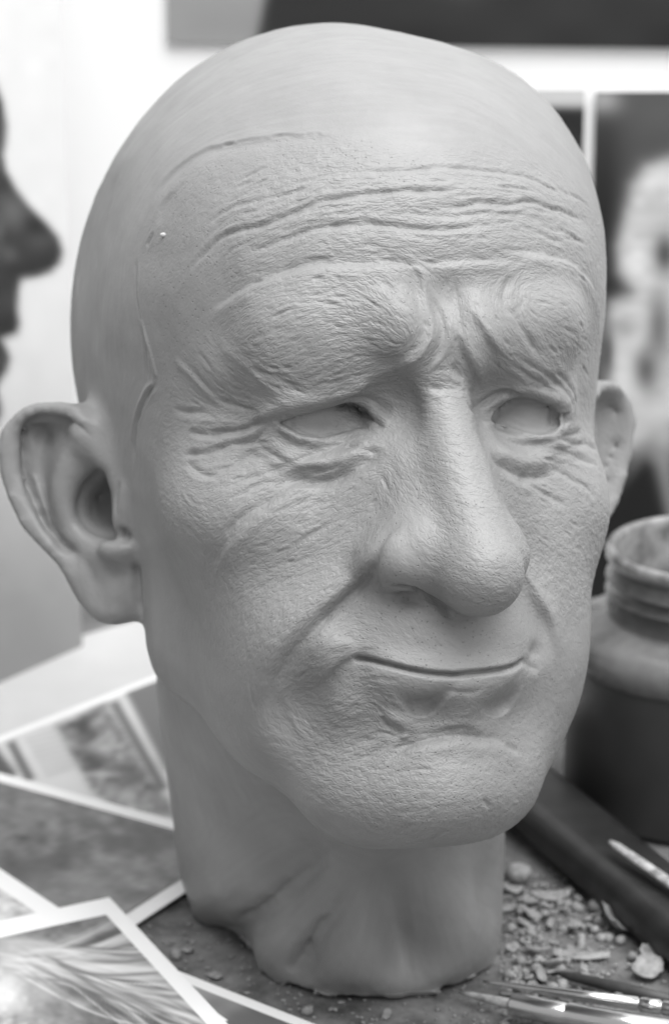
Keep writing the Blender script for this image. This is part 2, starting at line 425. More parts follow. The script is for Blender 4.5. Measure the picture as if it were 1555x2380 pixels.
FINE = [
 # forehead creases
 ('z1', 'c', 0.6, 1.15, [(430, 860), (500, 780), (570, 700), (640, 662), (720, 640), (830, 620), (900, 590), (1000, 550), (1080, 510), (1160, 480), (1260, 465), (1330, 455), (1420, 440), (1555, 432), (1650, 425), (1800, 432), (1930, 425)], .3),
 ('z1', 'g', 2.6, -0.4, [(500, 780), (640, 662), (830, 620), (1000, 550), (1160, 480), (1330, 455), (1555, 432)], .4),
 ('z1', 'c', 0.6, 0.95, [(740, 775), (830, 745), (900, 710), (980, 690), (1040, 655), (1150, 630), (1270, 618), (1400, 610), (1555, 620), (1650, 640), (1830, 645), (2000, 632), (2100, 612)], .4),
 ('z1', 'g', 2.6, -0.35, [(740, 775), (900, 715), (1040, 655), (1270, 618), (1555, 620), (1830, 645)], .5),
 ('z2', 'c', 0.55, 0.9, [(540, 530), (680, 520), (760, 500), (860, 500), (960, 508), (1040, 485), (1100, 495), (1180, 530), (1260, 550), (1360, 590)], .5),
 ('z2', 'c', 0.5, 0.6, [(0, 335), (200, 325), (380, 320), (560, 300), (700, 310), (850, 325), (1000, 345), (1100, 380), (1200, 435), (1280, 465)], .5),
 ('z2', 'g', 2.2, -0.3, [(540, 530), (760, 505), (960, 510), (1100, 500), (1260, 550), (1400, 620)], .5),
 ('z1', 'f', 2.6, 1.2, [(590, 1060), (680, 1000), (760, 955), (860, 915), (960, 885), (1050, 855), (1150, 840), (1250, 835), (1350, 842), (1450, 835), (1560, 830), (1640, 838), (1690, 860)], .4, 5),
 ('z2', 'f', 2.2, 0.8, [(520, 832), (700, 820), (850, 815), (950, 822)], .6, 4),
 ('z2', 'f', 2.6, 1.3, [(1030, 775), (1120, 778), (1200, 800), (1280, 822), (1340, 870), (1400, 940), (1440, 1040), (1450, 1140)], .4, 5),
 ('z1', 'c', 0.7, 0.5, [(820, 895), (900, 880), (1000, 850), (1120, 820), (1240, 830)], .6),
 ('z1', 'c', 0.6, 0.5, [(640, 545), (720, 505), (800, 490), (900, 460), (1000, 430)], .6),
 ('z1', 'c', 0.6, 0.4, [(780, 545), (860, 505), (960, 470), (1080, 415)], .6),
 ('z1', 'c', 0.6, 0.4, [(520, 700), (600, 610), (700, 560), (820, 530)], .6),
 ('z2', 'c', 0.6, 0.4, [(250, 560), (420, 560), (600, 570), (800, 560), (1000, 570), (1200, 620)], .6),
 # frown bulbs between the brows
 ('z2', 'f', 2.2, -1.3, [(400, 840), (455, 880), (470, 1000), (490, 1080), (512, 1180), (490, 1270), (440, 1330), (370, 1380), (300, 1400)], .5, 4),
 ('z2', 'f', 1.8, -1.0, [(530, 1020), (580, 1100), (612, 1200), (600, 1290), (570, 1350), (530, 1390)], .5, 3),
 ('z2', 'c', 0.8, 0.5, [(655, 920), (650, 1000), (665, 1090), (680, 1150), (672, 1300)], .6),
 ('z2', 'f', 2.6, -1.3, [(770, 1130), (820, 1200), (870, 1290), (910, 1340)], .5, 4),
 ('z2', 'c', 0.8, 0.7, [(960, 900), (925, 960), (912, 1020), (925, 1080), (975, 1130)], .6),
 ('z2', 'c', 0.8, 0.7, [(990, 1050), (978, 1100), (1000, 1170), (1060, 1260), (1120, 1350)], .6),
 ('z2', 'c', 0.7, 0.4, [(200, 890), (280, 960), (340, 1040), (420, 1110)], .6),
 ('z2', 'f', 3.0, -1.6, [(690, 1250), (720, 1330), (760, 1410), (790, 1480)], .5, 5),
 # left side of the picture: upper lid and crow's feet
 ('z3', 'g', 2.3, 1.3, [(560, 470), (700, 415), (850, 385), (1000, 358), (1120, 325), (1200, 270)], .5),
 ('z3', 'c', 0.8, 1.2, [(1060, 385), (1150, 368), (1220, 370), (1290, 412), (1370, 458)], .4),
 ('z3', 'c', 0.6, 1.3, [(1120, 398), (1190, 445), (1250, 510), (1325, 552)], .4),
 ('z3', 'g', 1.4, 0.7, [(1150, 385), (1220, 410), (1290, 470), (1350, 530)], .5),
 ('z3', 'c', 0.65, 1.2, [(120, 575), (230, 600), (290, 597), (340, 577), (440, 577), (500, 545), (540, 522), (640, 512)], .5),
 ('z3', 'g', 2.4, 0.9, [(140, 540), (240, 500), (340, 520), (460, 510)], .5),
 ('z3', 'c', 0.62, 1.15, [(80, 716), (230, 710), (320, 680), (400, 655), (500, 645), (548, 605), (590, 555), (650, 525)], .5),
 ('z3', 'g', 2.2, 0.8, [(160, 650), (300, 640), (450, 610), (520, 580)], .5),
 ('z3', 'c', 0.8, 0.8, [(100, 745), (130, 780), (180, 830), (240, 845), (300, 830), (400, 765), (480, 722), (570, 720), (640, 760)], .5),
 ('z3', 'c', 0.7, 0.7, [(20, 430), (100, 460), (190, 455), (290, 472)], .6),
 ('z3', 'g', 1.2, 0.35, [(50, 150), (150, 240), (230, 330), (300, 385)], .6),
 ('z3', 'c', 0.7, 0.45, [(90, 140), (170, 230), (260, 330), (330, 385), (420, 415), (510, 440)], .6),
 ('z3', 'c', 0.6, 0.35, [(180, 90), (225, 140), (262, 195)], .6),
 ('z3', 'g', 1.6, 0.3, [(330, 60), (440, 150), (540, 230), (640, 330), (720, 400)], .6),
 ('z3', 'g', 1.8, -0.1, [(270, 120), (380, 220), (480, 310), (600, 400)], .6),
 ('z3', 'c', 0.8, 0.6, [(500, 190), (640, 230), (760, 300), (840, 350)], .6),
 ('z3', 'g', 1.3, 0.9, [(660, 535), (740, 590), (830, 625), (900, 638), (1000, 622), (1100, 597), (1190, 575)], .4),
 ('z3', 'g', 2.2, -1.2, [(640, 570), (720, 640), (820, 680), (920, 685), (1030, 668), (1130, 640)], .5),
 ('z3', 'g', 3.0, 1.5, [(700, 790), (820, 770), (950, 760), (1080, 740), (1180, 700)], .5),
 ('z3', 'g', 2.2, -1.8, [(760, 850), (850, 872), (950, 872), (1040, 850), (1120, 800), (1190, 755), (1270, 722)], .4),
 ('z3', 'c', 0.7, 0.9, [(700, 865), (850, 882), (960, 880), (1050, 850), (1130, 795)], .6),
 ('z3', 'c', 0.8, 0.9, [(590, 838), (700, 790), (800, 748), (900, 712), (1000, 690)], .5),
 ('z3', 'c', 0.7, 0.7, [(1080, 672), (1140, 668), (1220, 688), (1320, 702)], .6),
 ('z3', 'c', 0.7, 0.7, [(520, 640), (600, 690), (680, 745), (740, 770)], .6),
 ('z3', 'c', 0.7, 0.6, [(370, 990), (470, 940), (560, 890), (680, 870)], .6),
 ('z3', 'c', 0.7, 0.6, [(330, 930), (430, 880), (520, 850), (600, 840)], .6),
 ('z5', 'f', 2.2, -1.2, [(960, 0), (900, 20), (830, 60), (760, 110), (680, 180), (600, 240), (530, 320), (470, 400), (430, 480)], .4, 5),
 ('z5', 'c', 0.7, 0.7, [(900, 15), (760, 110), (680, 180), (600, 240), (530, 320), (470, 400)], .5),
 ('z5', 'c', 0.7, 0.5, [(430, 330), (500, 260), (580, 190), (680, 130), (760, 90)], .6),
 ('z5', 'c', 0.6, 0.35, [(840, 370), (930, 315), (1020, 265), (1100, 220)], .6),
 # the other eye
 ('z4', 'g', 2.2, 1.3, [(820, 330), (950, 360), (1060, 400), (1160, 440), (1200, 490)], .5),
 ('z4', 'c', 0.8, 1.3, [(545, 495), (620, 440), (700, 392), (780, 370), (880, 388)], .4),
 ('z4', 'g', 1.1, 0.6, [(620, 500), (700, 430), (790, 395)], .5),
 ('z4', 'c', 1.0, 2.0, [(1185, 515), (1185, 560), (1200, 600)], .3),
 ('z4', 'c', 1.0, 1.6, [(1125, 510), (1105, 560), (1125, 620)], .3),
 ('z4', 'c', 0.7, 0.6, [(1060, 260), (1150, 330), (1210, 400), (1232, 480)], .5),
 ('z4', 'c', 0.7, 0.6, [(1100, 230), (1200, 310), (1250, 400), (1262, 480)], .5),
 ('z4', 'c', 0.7, 0.7, [(780, 160), (880, 230), (980, 300), (1080, 350)], .5),
 ('z4', 'c', 0.7, 0.6, [(800, 110), (950, 200), (1080, 280), (1160, 360)], .5),
 ('z4', 'g', 1.2, 0.9, [(620, 600), (720, 605), (810, 640), (900, 672), (1000, 690), (1090, 672)], .4),
 ('z4', 'g', 2.0, -1.2, [(720, 670), (810, 715), (900, 745), (1000, 745), (1090, 725)], .5),
 ('z4', 'g', 2.6, 1.2, [(740, 800), (860, 840), (960, 850), (1060, 840)], .5),
 ('z4', 'c', 1.2, 1.7, [(660, 805), (720, 855), (800, 920), (880, 950), (960, 967), (1080, 960)], .4),
 ('z4', 'c', 0.8, 0.8, [(860, 975), (940, 1020), (1010, 1060), (1100, 1110), (1210, 1165)], .5),
 ('z4', 'c', 0.8, 0.8, [(1140, 690), (1200, 680), (1290, 652)], .5),
 ('z4', 'c', 0.8, 0.8, [(1150, 700), (1240, 742), (1330, 728), (1400, 775)], .5),
 ('z4', 'c', 0.8, 0.8, [(1110, 770), (1220, 800), (1300, 840), (1410, 885)], .5),
 ('z4', 'c', 0.7, 0.6, [(1050, 905), (1150, 930), (1250, 990), (1340, 1040), (1395, 1120)], .5),
 ('z4', 'c', 0.8, 0.9, [(235, 352), (330, 345), (420, 352), (485, 338)], .5),
 ('z4', 'c', 0.7, 0.5, [(250, 300), (350, 300), (440, 310)], .6),
 ('z4', 'c', 0.8, 0.8, [(400, 180), (440, 240), (490, 290)], .6),
 ('z4', 'c', 0.6, 0.7, [(505, 440), (535, 480), (550, 510)], .6),
 # nose
 ('z6', 'f', 2.4, 1.0, [(255, 700), (235, 620), (238, 520), (255, 430), (310, 345), (350, 310)], .4, 4.0),
 ('z6', 'g', 3.0, -0.4, [(390, 300), (430, 400), (480, 500), (560, 560)], .5),
 ('z6', 'c', 0.7, 1.8, [(350, 668), (420, 676), (500, 693), (560, 724), (640, 783), (705, 828)], .5),
 ('z6', 'g', 1.4, -1.8, [(360, 672), (420, 676), (500, 695), (560, 728), (640, 785), (700, 828)], .5),
 # folds from nose to mouth
 ('z5', 'f', 3.2, 1.6, [(1320, 390), (1290, 480), (1240, 560), (1150, 650), (1060, 722)], .45, 6),
 ('z5', 'f', 5.0, 3.0, [(1150, 650), (1060, 722), (980, 800), (900, 880), (840, 950), (790, 1030), (750, 1100), (720, 1170)], .45, 11),
 ('z5', 'c', 0.9, 1.0, [(1310, 400), (1280, 490), (1220, 570), (1100, 690), (980, 800), (900, 880), (840, 950)], .6),
 ('z6', 'f', 3.0, -2.6, [(1150, 600), (1200, 690), (1240, 760), (1290, 840), (1320, 920), (1330, 1000)], .45, 6),
 ('z5', 'f', 3.2, 1.7, [(1205, 985), (1160, 1003), (1110, 1035), (1060, 1080), (1020, 1130)], .4, 6),
 ('z5', 'c', 0.8, 0.5, [(1070, 880), (1120, 860), (1180, 885)], .6),
 ('z5', 'g', 2.2, 0.8, [(1040, 920), (1100, 900), (1150, 880)], .6),
 ('z5', 'f', 3.6, -0.8, [(820, 1270), (860, 1370), (900, 1420)], .6, 7),
 # mouth
 ('z6', 'g', 0.75, -2.0, [(105, 1105), (200, 1112), (330, 1145), (430, 1170), (550, 1192), (700, 1203), (850, 1190), (1000, 1168), (1080, 1145), (1138, 1122)], .25),
 ('z6', 'c', 0.45, 0.9, [(105, 1105), (200, 1112), (330, 1145), (430, 1170), (550, 1192), (700, 1203), (850, 1190), (1000, 1168), (1080, 1145), (1138, 1122)], .25),
 ('z6', 'g', 3.0, 1.0, [(200, 1050), (400, 1120), (600, 1150), (800, 1145), (1000, 1110)], .4),
 ('z6', 'g', 3.6, 1.7, [(180, 1180), (330, 1200), (520, 1240), (700, 1250), (900, 1235), (1080, 1180)], .4),
 ('z6', 'c', 1.0, 0.8, [(1130, 1122), (1160, 1138), (1190, 1158), (1240, 1175)], .5),
 ('z6', 'g', 3.0, -1.6, [(1190, 1090), (1250, 1060)], .4),
 ('z6', 'c', 0.6, 0.5, [(640, 1290), (720, 1300), (800, 1310), (880, 1290)], .6),
 ('z6', 'f', 2.6, -1.9, [(700, 1310), (620, 1390), (540, 1450), (460, 1440), (380, 1370)], .5, 4),
 ('z6', 'f', 2.0, -1.3, [(1090, 1340), (1040, 1420), (960, 1460), (890, 1430)], .5, 4),
 # chin
 ('z7', 'c', 1.2, 1.3, [(680, 500), (720, 455), (750, 430), (800, 405), (900, 385), (1000, 378), (1080, 385), (1130, 388), (1170, 368)], .5),
 ('z7', 'f', 2.0, 0.8, [(740, 430), (800, 405), (900, 385), (1000, 378), (1100, 385), (1180, 405), (1240, 445)], .5, 5),
 ('z7', 'c', 0.7, 0.6, [(800, 370), (900, 360), (1010, 345), (1060, 355)], .6),
 ('z7', 'c', 0.7, 0.7, [(1190, 415), (1215, 430), (1245, 445)], .6),
 ('z7', 'g', 2.0, 1.7, [(690, 275), (730, 300), (790, 330)], .4),
 ('z7', 'c', 0.7, 0.8, [(665, 290), (680, 325), (710, 340)], .5),
 ('z7', 'c', 0.7, 0.6, [(720, 320), (740, 365), (765, 380)], .6),
 ('z7', 'g', 0.9, 0.7, [(755, 378), (760, 380)], .0),
 ('z7', 'c', 0.7, 0.5, [(500, 430), (560, 410), (620, 380)], .6),
 ('z7', 'c', 0.7, 0.6, [(520, 480), (580, 470), (640, 440), (690, 400)], .6),
 ('z7', 'c', 0.6, 0.5, [(740, 790), (770, 765), (800, 745)], .6),
 ('z7', 'c', 0.6, 0.5, [(860, 830), (900, 800), (950, 780)], .6),
 ('z7', 'c', 0.6, 0.5, [(1085, 635), (1110, 660), (1125, 690)], .6),
 # tool marks and the joint between skull and face
 ('a', 'c', 0.5, 0.7, [(825, 1560), (822, 1660), (825, 1800), (850, 1950), (880, 2080), (895, 2300)], .3),
 ('a', 'g', 0.7, 0.5, [(850, 1930), (880, 2030), (910, 2120), (945, 2270)], .3),
 ('b', 'c', 0.6, 0.9, [(1108, 320), (1050, 375), (1000, 470), (960, 600), (945, 760), (940, 900)], .4),
 ('b', 'g', 0.6, 0.5, [(1080, 320), (1030, 370), (980, 470), (945, 600), (930, 720)], .4),
 ('a', 'c', 0.5, 0.6, [(885, 1485), (905, 1450), (930, 1400)], .3),
 ('a', 'f', 1.2, -0.45, [(930, 1330), (990, 1210), (1060, 1140)], .5, 4),
 ('z1', 'f', 1.4, -0.5, [(250, 430), (270, 390), (340, 310), (420, 250), (530, 190), (610, 175), (680, 165), (760, 150), (860, 135), (960, 122), (1100, 118), (1200, 122)], .3, 3),
 ('z1', 'c', 0.34, 0.8, [(605, 180), (640, 174), (680, 165)], 1),
 ('z1', 'c', 0.3, 0.4, [(680, 165), (760, 150), (860, 135)], .3),
 ('z1', 'c', 0.36, 0.8, [(862, 135), (930, 125), (1010, 121)], 1),
 ('z1', 'c', 0.4, 0.5, [(1060, 120), (1150, 116)], .4),
 ('z5', 'c', 0.4, 0.35, [(610, 1060), (618, 1180), (630, 1280)], .6),
 # ear
 ('d', 'c', 1.1, 2.2, [(215, 1020), (200, 1003), (172, 983), (132, 970), (100, 967), (70, 978), (57, 1009), (58, 1082), (69, 1128), (92, 1188), (112, 1227), (149, 1270), (198, 1293)], .4),
 ('d', 'g', 2.2, 0.9, [(190, 955), (140, 945), (80, 953), (38, 990), (30, 1050), (40, 1120), (65, 1185), (95, 1235), (130, 1280)], .5),
 ('d', 'g', 3.0, -1.5, [(80, 1000), (100, 1000), (110, 1030)], .5),
 ('d', 'g', 0.8, 0.6, [(78, 1105), (92, 1150), (106, 1185), (116, 1220)], .5),
 ('d', 'g', 4.5, 1.5, [(185, 1020), (150, 1090), (140, 1160), (165, 1225), (215, 1262)], .5),
 ('d', 'g', 2.2, -0.8, [(244, 1098), (207, 1122), (184, 1165), (183, 1207), (213, 1238), (262, 1246)], .5),
 ('d', 'g', 2.2, 1.3, [(236, 1270), (275, 1280), (310, 1268)], .5),
 ('d', 'g', 1.5, -2.0, [(283, 1232), (298, 1256)], .5),
 ('d', 'g', 2.5, 1.2, [(292, 1130), (290, 1200)], .5),
 ('d', 'c', 0.6, 0.8, [(279, 1115), (272, 1160), (272, 1200)], .5),
 ('d', 'g', 2.6, -1.3, [(228, 1292), (262, 1322), (302, 1335)], .5),
 ('d', 'g', 4.5, 1.2, [(190, 1300), (212, 1360)], .5),
 ('d', 'g', 4.5, 1.2, [(262, 1365), (280, 1390)], .5),
 ('d', 'g', 2.0, -0.8, [(205, 1300), (222, 1360)], .5),
 ('d', 'c', 0.9, 1.4, [(316, 1300), (323, 1370), (331, 1432)], .5),
 # neck cords
 ('n', 'c', 1.6, 2.2, [(1440, 1130), (1350, 1205), (1200, 1335), (1080, 1395)], .7),
 ('n', 'c', 1.4, 2.4, [(1520, 1350), (1470, 1420), (1400, 1540), (1330, 1630)], .6),
]
GUIDES = [  # (x, y, direction in degrees, image sense, y down)
 (450, 520, -60), (420, 640, -70), (430, 760, -80), (520, 450, -35), (640, 380, -18), (800, 350, -6), (1000, 380, 0), (1250, 400, 22), (1350, 480, 35),
 (600, 720, -25), (700, 700, -15), (800, 760, 10), (850, 720, 20), (930, 740, 60), (1250, 700, 0), (1330, 740, 40), (700, 850, -30), (600, 850, -40), (800, 860, -30),
 (1180, 900, 30), (1250, 880, 25), (1350, 900, 80), (1050, 1000, 5), (1050, 1100, 12), (1100, 1200, 15), (1150, 1280, 25), (950, 1100, 70), (980, 1200, 60), (1130, 1380, 20),
 (600, 1300, -20), (700, 1250, -25), (800, 1180, -30), (480, 1250, 40), (450, 1350, 75), (420, 1500, 85), (460, 1650, 80), (520, 1700, 60),
 (720, 1380, -30), (620, 1480, -70), (780, 1500, -25), (680, 1600, -20), (760, 1700, -20), (850, 1750, -25), (700, 1750, 10), (900, 1450, 35), (1000, 1470, 50), (1180, 1430, -40),
 (1250, 1250, 40), (1300, 1150, 40), (1320, 1350, 70), (1330, 1500, 80), (1300, 1600, 70), (950, 1800, 10), (1050, 1850, 10), (1000, 1900, -20), (1150, 1800, 0), (850, 1850, 20), (760, 1850, 30),
 (230, 600, -80), (190, 800, -88), (300, 350, -55), (450, 200, -32), (700, 130, -8), (900, 130, 5), (1180, 230, 32), (1330, 400, 55), (290, 850, 85), (270, 700, -85), (340, 480, -62), (480, 300, -30), (640, 240, -14), (1000, 240, 4),
 (450, 2000, -50), (600, 1950, -35), (700, 2150, -50), (560, 2080, -35), (850, 2200, -75), (1000, 2150, 85), (1120, 2100, 40), (1050, 2250, 60), (420, 1800, 85), (500, 1880, 60)]
LEVELS = 2
tree = bvh_of(V, Q)
V = sculpt(V, Q, BIG, tree, 6)
V = smooth(V, Q, 1, 0.4, (zw > 0.5).astype(float))
me0 = mesh_np('clay_head', V, Q)
ob = link('clay_head', me0)
md = ob.modifiers.new('s', 'SUBSURF'); md.levels = LEVELS
dg = bpy.context.evaluated_depsgraph_get()
me = bpy.data.meshes.new_from_object(ob.evaluated_get(dg)); bpy.data.objects.remove(ob)
n = len(me.vertices); P = np.empty(n*3, np.float32); me.vertices.foreach_get('co', P); P = P.reshape(-1, 3).astype(float)
QF = np.empty(len(me.polygons)*4, np.int32); me.loops.foreach_get('vertex_index', QF); QF = QF.reshape(-1, 4)
tree = bvh_of(V, Q)
# hair-thin creases running with the folds, cut by hand all over the worked skin
GUIDE = GUIDES
r_ = random.Random(11); FLOW0 = [(x, y, math.radians(g), 0.5, 90) for x, y, g in GUIDE]
for st in FINE:
    if st[1] == 'g' and st[2] > 2.5: continue
    p = px(st[0], st[4])
    for (x0, y0), (x1, y1) in zip(p, p[1:]): FLOW0.append(((x0+x1)/2, (y0+y1)/2, math.atan2(y1-y0, x1-x0), 0.6*max(1, math.hypot(x1-x0, y1-y0)/25), 38))
FL = np.array(FLOW0)
def flow_at(x, y):
    k = FL[:, 3]*np.exp(-((FL[:, 0]-x)**2+(FL[:, 1]-y)**2)/FL[:, 4]**2)
    return 0.5*math.atan2((k*np.sin(2*FL[:, 2])).sum(), (k*np.cos(2*FL[:, 2])).sum()+1e-6)
ZONES = [((480, 420, 1330, 610), 150, 55, 1), ((560, 640, 960, 860), 45, 40, 1), ((1120, 620, 1350, 850), 26, 30, 1), ((430, 850, 640, 1120), 34, 42, 1), ((640, 1020, 880, 1200), 26, 40, 1), ((560, 1150, 860, 1380), 36, 36, .8),
         ((1180, 1020, 1340, 1250), 20, 34, .9), ((680, 1560, 960, 1800), 40, 34, 1), ((1000, 860, 1090, 940), 8, 26, 1), ((980, 640, 1110, 860), 16, 24, .9), ((900, 1380, 1200, 1500), 14, 22, .5), ((1210, 850, 1320, 920), 12, 26, .9), ((620, 850, 830, 920), 22, 36, 1)]
for (xa, ya, xb, yb), n_, ln, am in ZONES:
    for _ in range(n_):
        x, y = r_.uniform(xa, xb), r_.uniform(ya, yb); pts = [(x, y)]; a0 = flow_at(x, y)
        for _k in range(max(2, int(ln*r_.uniform(.5, 1.9)/10))):
            a = flow_at(x, y)
            if math.cos(a-a0) < 0: a += math.pi
            a0 = a; a += r_.gauss(0, .10); x += 10*math.cos(a); y += 10*math.sin(a); pts.append((x, y))
        FINE.append(('d', 'c', r_.uniform(.26, .42), am*r_.uniform(.22, .5), pts, 1.0))
print('creases', len(FINE))
NFL = len(FINE)-sum(z[1] for z in ZONES)
P = sculpt(P, QF, FINE, tree, 2)
# ------------------------------------------------------------------ skin grain: direction follows the folds
def pj(X):
    c = X@HR.T+HT; return 777.5+F*c[:, 0]/c[:, 2], 1190-F*c[:, 1]/c[:, 2]
gxs = np.arange(-40, 1640, 16.0); gys = np.arange(-40, 2440, 16.0)
c2 = np.zeros((len(gxs), len(gys))); s2 = np.zeros_like(c2); XX, YY = np.meshgrid(gxs, gys, indexing='ij')
def flow_add(x, y, ang, w, sg):
    global c2, s2
    i0, i1 = np.searchsorted(gxs, (x-3*sg, x+3*sg)); j0, j1 = np.searchsorted(gys, (y-3*sg, y+3*sg))
    k = w*np.exp(-((XX[i0:i1, j0:j1]-x)**2+(YY[i0:i1, j0:j1]-y)**2)/sg**2)
    c2[i0:i1, j0:j1] += k*math.cos(2*ang); s2[i0:i1, j0:j1] += k*math.sin(2*ang)
for x, y, g in GUIDES: flow_add(x, y, math.radians(g), 0.5, 90)
for st in FINE[:NFL]:
    if st[1] == 'g' and st[2] > 2.5: continue
    p = px(st[0], st[4])
    for (x0, y0), (x1, y1) in zip(p, p[1:]):
        L_ = math.hypot(x1-x0, y1-y0); m_ = int(L_/20)+1
        for t in range(m_): flow_add(x0+(x1-x0)*(t+.5)/m_, y0+(y1-y0)*(t+.5)/m_, math.atan2(y1-y0, x1-x0), 0.6, 34)
c2 += 1e-4
def gsamp(A, x, y):
    fx = np.clip((x-gxs[0])/16, 0, len(gxs)-1.01); fy = np.clip((y-gys[0])/16, 0, len(gys)-1.01); i = fx.astype(int); j = fy.astype(int); a = fx-i; b = fy-j
    return A[i, j]*(1-a)*(1-b)+A[i+1, j]*a*(1-b)+A[i, j+1]*(1-a)*b+A[i+1, j+1]*a*b
def gpoly(poly, soft):
    return 1/(1+np.exp(np.clip(poly_sdf(poly, gxs, gys)/soft, -30, 30)))
def gspots(spots, base):
    A = np.full(XX.shape, 1e-3*base); Wt = np.full(XX.shape, 1e-3)
    for x, y, r, v in spots:
        k = np.exp(-((XX-x)**2+(YY-y)**2)/r**2); A += k*v; Wt += k
    return A/Wt
NF = vnormals(P, QF)
ux, uy = pj(P)
front = 1/(1+np.exp(np.clip((NF@fc+0.02)*14, -30, 30)))      # 1 on the side the sculptor worked on in view
face_poly = [(322, 640), (330, 540), (375, 450), (450, 375), (560, 335), (640, 322), (760, 318), (850, 325), (960, 345), (1100, 340), (1180, 350), (1280, 385), (1350, 440), (1420, 500), (1450, 900), (1410, 1500), (1300, 1850), (1180, 1960), (1010, 1990), (870, 1945), (700, 1850), (600, 1760), (500, 1700), (430, 1600), (390, 1450), (350, 1250), (335, 1050), (345, 920), (350, 840), (325, 720)]
texm = gpoly(face_poly, 9)
texm_s = gsamp(texm, ux, uy)
ear_m = gsamp(gpoly([(-60, 900), (330, 900), (330, 1480), (-60, 1480)], 10), ux, uy)
# wrinkle grain height, elongation and pore strength over the face
amp = gsamp(gspots([(700, 480, 120, 1.2), (1000, 500, 160, 1.3), (1250, 520, 120, 1.1), (420, 560, 90, .5), (400, 720, 90, .25), (700, 720, 110, 1.0), (850, 780, 90, 1.3), (480, 820, 60, .6), (650, 890, 80, 1.1), (1250, 720, 90, 1.0), (1250, 880, 70, .9),
     (1050, 1050, 60, .8), (1100, 1280, 90, .8), (930, 1280, 50, .35), (700, 1230, 120, 1.0), (560, 1350, 80, 1.1), (450, 1400, 70, .5), (400, 1600, 80, .3), (700, 1420, 60, 1.1), (760, 1560, 70, 1.1), (800, 1720, 90, 1.4), (1000, 1500, 80, .5), (1200, 1480, 60, .5),
     (1000, 1850, 130, .9), (1200, 1780, 90, .6), (1280, 1300, 80, 1.1), (1330, 1600, 80, .4), (640, 1750, 60, .7), (560, 1650, 60, .5), (1000, 340, 120, .5), (600, 380, 80, .4), (1010, 720, 60, .6), (1130, 720, 60, .7)], .6), ux, uy)
ani = gsamp(gspots([(900, 480, 250, 1.0), (1200, 520, 160, 1.0), (420, 560, 100, .25), (600, 380, 100, .3), (1050, 1050, 80, .6), (1100, 1280, 100, .5), (1000, 1850, 150, .3), (760, 1600, 160, .8), (1200, 1780, 100, .15), (700, 1300, 200, .7), (1000, 1470, 90, .6), (800, 800, 200, .8), (1280, 1300, 100, .4)], .6), ux, uy)
ani = ani*0.7
por = gsamp(gspots([(420, 620, 110, 1.0), (650, 370, 110, 1.0), (900, 340, 90, .8), (950, 1200, 70, .8), (1000, 1500, 120, .8), (1080, 1780, 110, 1.0), (700, 1700, 80, .4), (700, 500, 120, .15), (1200, 500, 160, .1), (430, 1500, 90, .5), (1000, 720, 90, .7), (700, 1150, 100, .4)], .35), ux, uy)
ball = np.minimum(np.linalg.norm(P-np.array([-30, -67.5, 19.0]), axis=1), np.linalg.norm(P-np.array([28.5, -67.5, 19.0]), axis=1))
ballm = 1/(1+np.exp((ball-12.9)*8))
texm_s = np.maximum(texm_s*(1-ear_m), ear_m*0.35)*front*(1-ballm)
AT = texm_s*amp
an = 0.5*np.arctan2(gsamp(s2, ux, uy), gsamp(c2, ux, uy))
mdir = np.cos(an)[:, None]*rc - np.sin(an)[:, None]*uc
fn = NF@fc; fn = np.where(np.abs(fn) < 0.15, -0.15, fn)
TD = mdir - fc*((mdir*NF).sum(1)/fn)[:, None]; TD /= np.linalg.norm(TD, axis=1)[:, None]
# lattice noise in space
LAT = rng.standard_normal((64, 64, 64)).astype(np.float32)
def vnoise(X):
    i = np.floor(X).astype(np.int64); f = X-i; f = f*f*(3-2*f); i &= 63; j = (i+1) & 63; r = 0
    for a in (0, 1):
        for b in (0, 1):
            for c in (0, 1):
                r = r + LAT[(j if a else i)[:, 0], (j if b else i)[:, 1], (j if c else i)[:, 2]]*(f[:, 0] if a else 1-f[:, 0])*(f[:, 1] if b else 1-f[:, 1])*(f[:, 2] if c else 1-f[:, 2])
    return r
sel = np.nonzero(AT > 0.02)[0]
Xs = P[sel]; Ts = TD[sel]; el = (0.35+0.65*ani[sel])[:, None]
def grain(scale, reach):
    r = 0
    for k in (-1.5, -0.75, 0, 0.75, 1.5): r = r + vnoise((Xs+Ts*(k*reach)*el)/scale+17.3)
    return r/math.sqrt(5)
g1 = grain(1.5, 1.5); g2 = grain(0.85, 0.9)
g1 = -np.abs(g1)+0.5; 
dh = (0.040*g1+0.040*g2)*AT[sel]
# slow unevenness of hand-worked clay
P[sel] += NF[sel]*dh[:, None]
lump = vnoise(P/9.0)*0.16+vnoise(P/4.0+5)*0.05
P += NF*(lump*(1-ballm)*0.8)[:, None]
hz = np.maximum(P@up_h+HLOC[2], 0)
P -= NF*(np.exp(-(hz/6.0)**2)*(2.6+1.5*vnoise(P/14.0+3)+0.25*vnoise(P/3.5+3)))[:, None]
me.vertices.foreach_set('co', to_world(P).astype(np.float32).ravel()); me.update()
print('fine', len(P))
smear = 0
for k in np.linspace(-5, 5, 9): smear = smear + vnoise((P+TD*k)/1.25+31.7)
smear = smear/3.0
P += NF*(smear*0.020*(1-texm_s)*(1-ballm*0.6))[:, None]
me.vertices.foreach_set('co', to_world(P).astype(np.float32).ravel()); me.update()
TW = TD@M3.T
att = me.attributes.new('flow', 'FLOAT_VECTOR', 'POINT'); att.data.foreach_set('vector', TW.astype(np.float32).ravel())
colr = np.stack([AT, ani, texm_s*por, np.ones(len(P))], 1)
att = me.attributes.new('smear', 'FLOAT', 'POINT'); att.data.foreach_set('value', smear.astype(np.float32))
att = me.attributes.new('grain', 'FLOAT_COLOR', 'POINT'); att.data.foreach_set('color', colr.astype(np.float32).ravel())
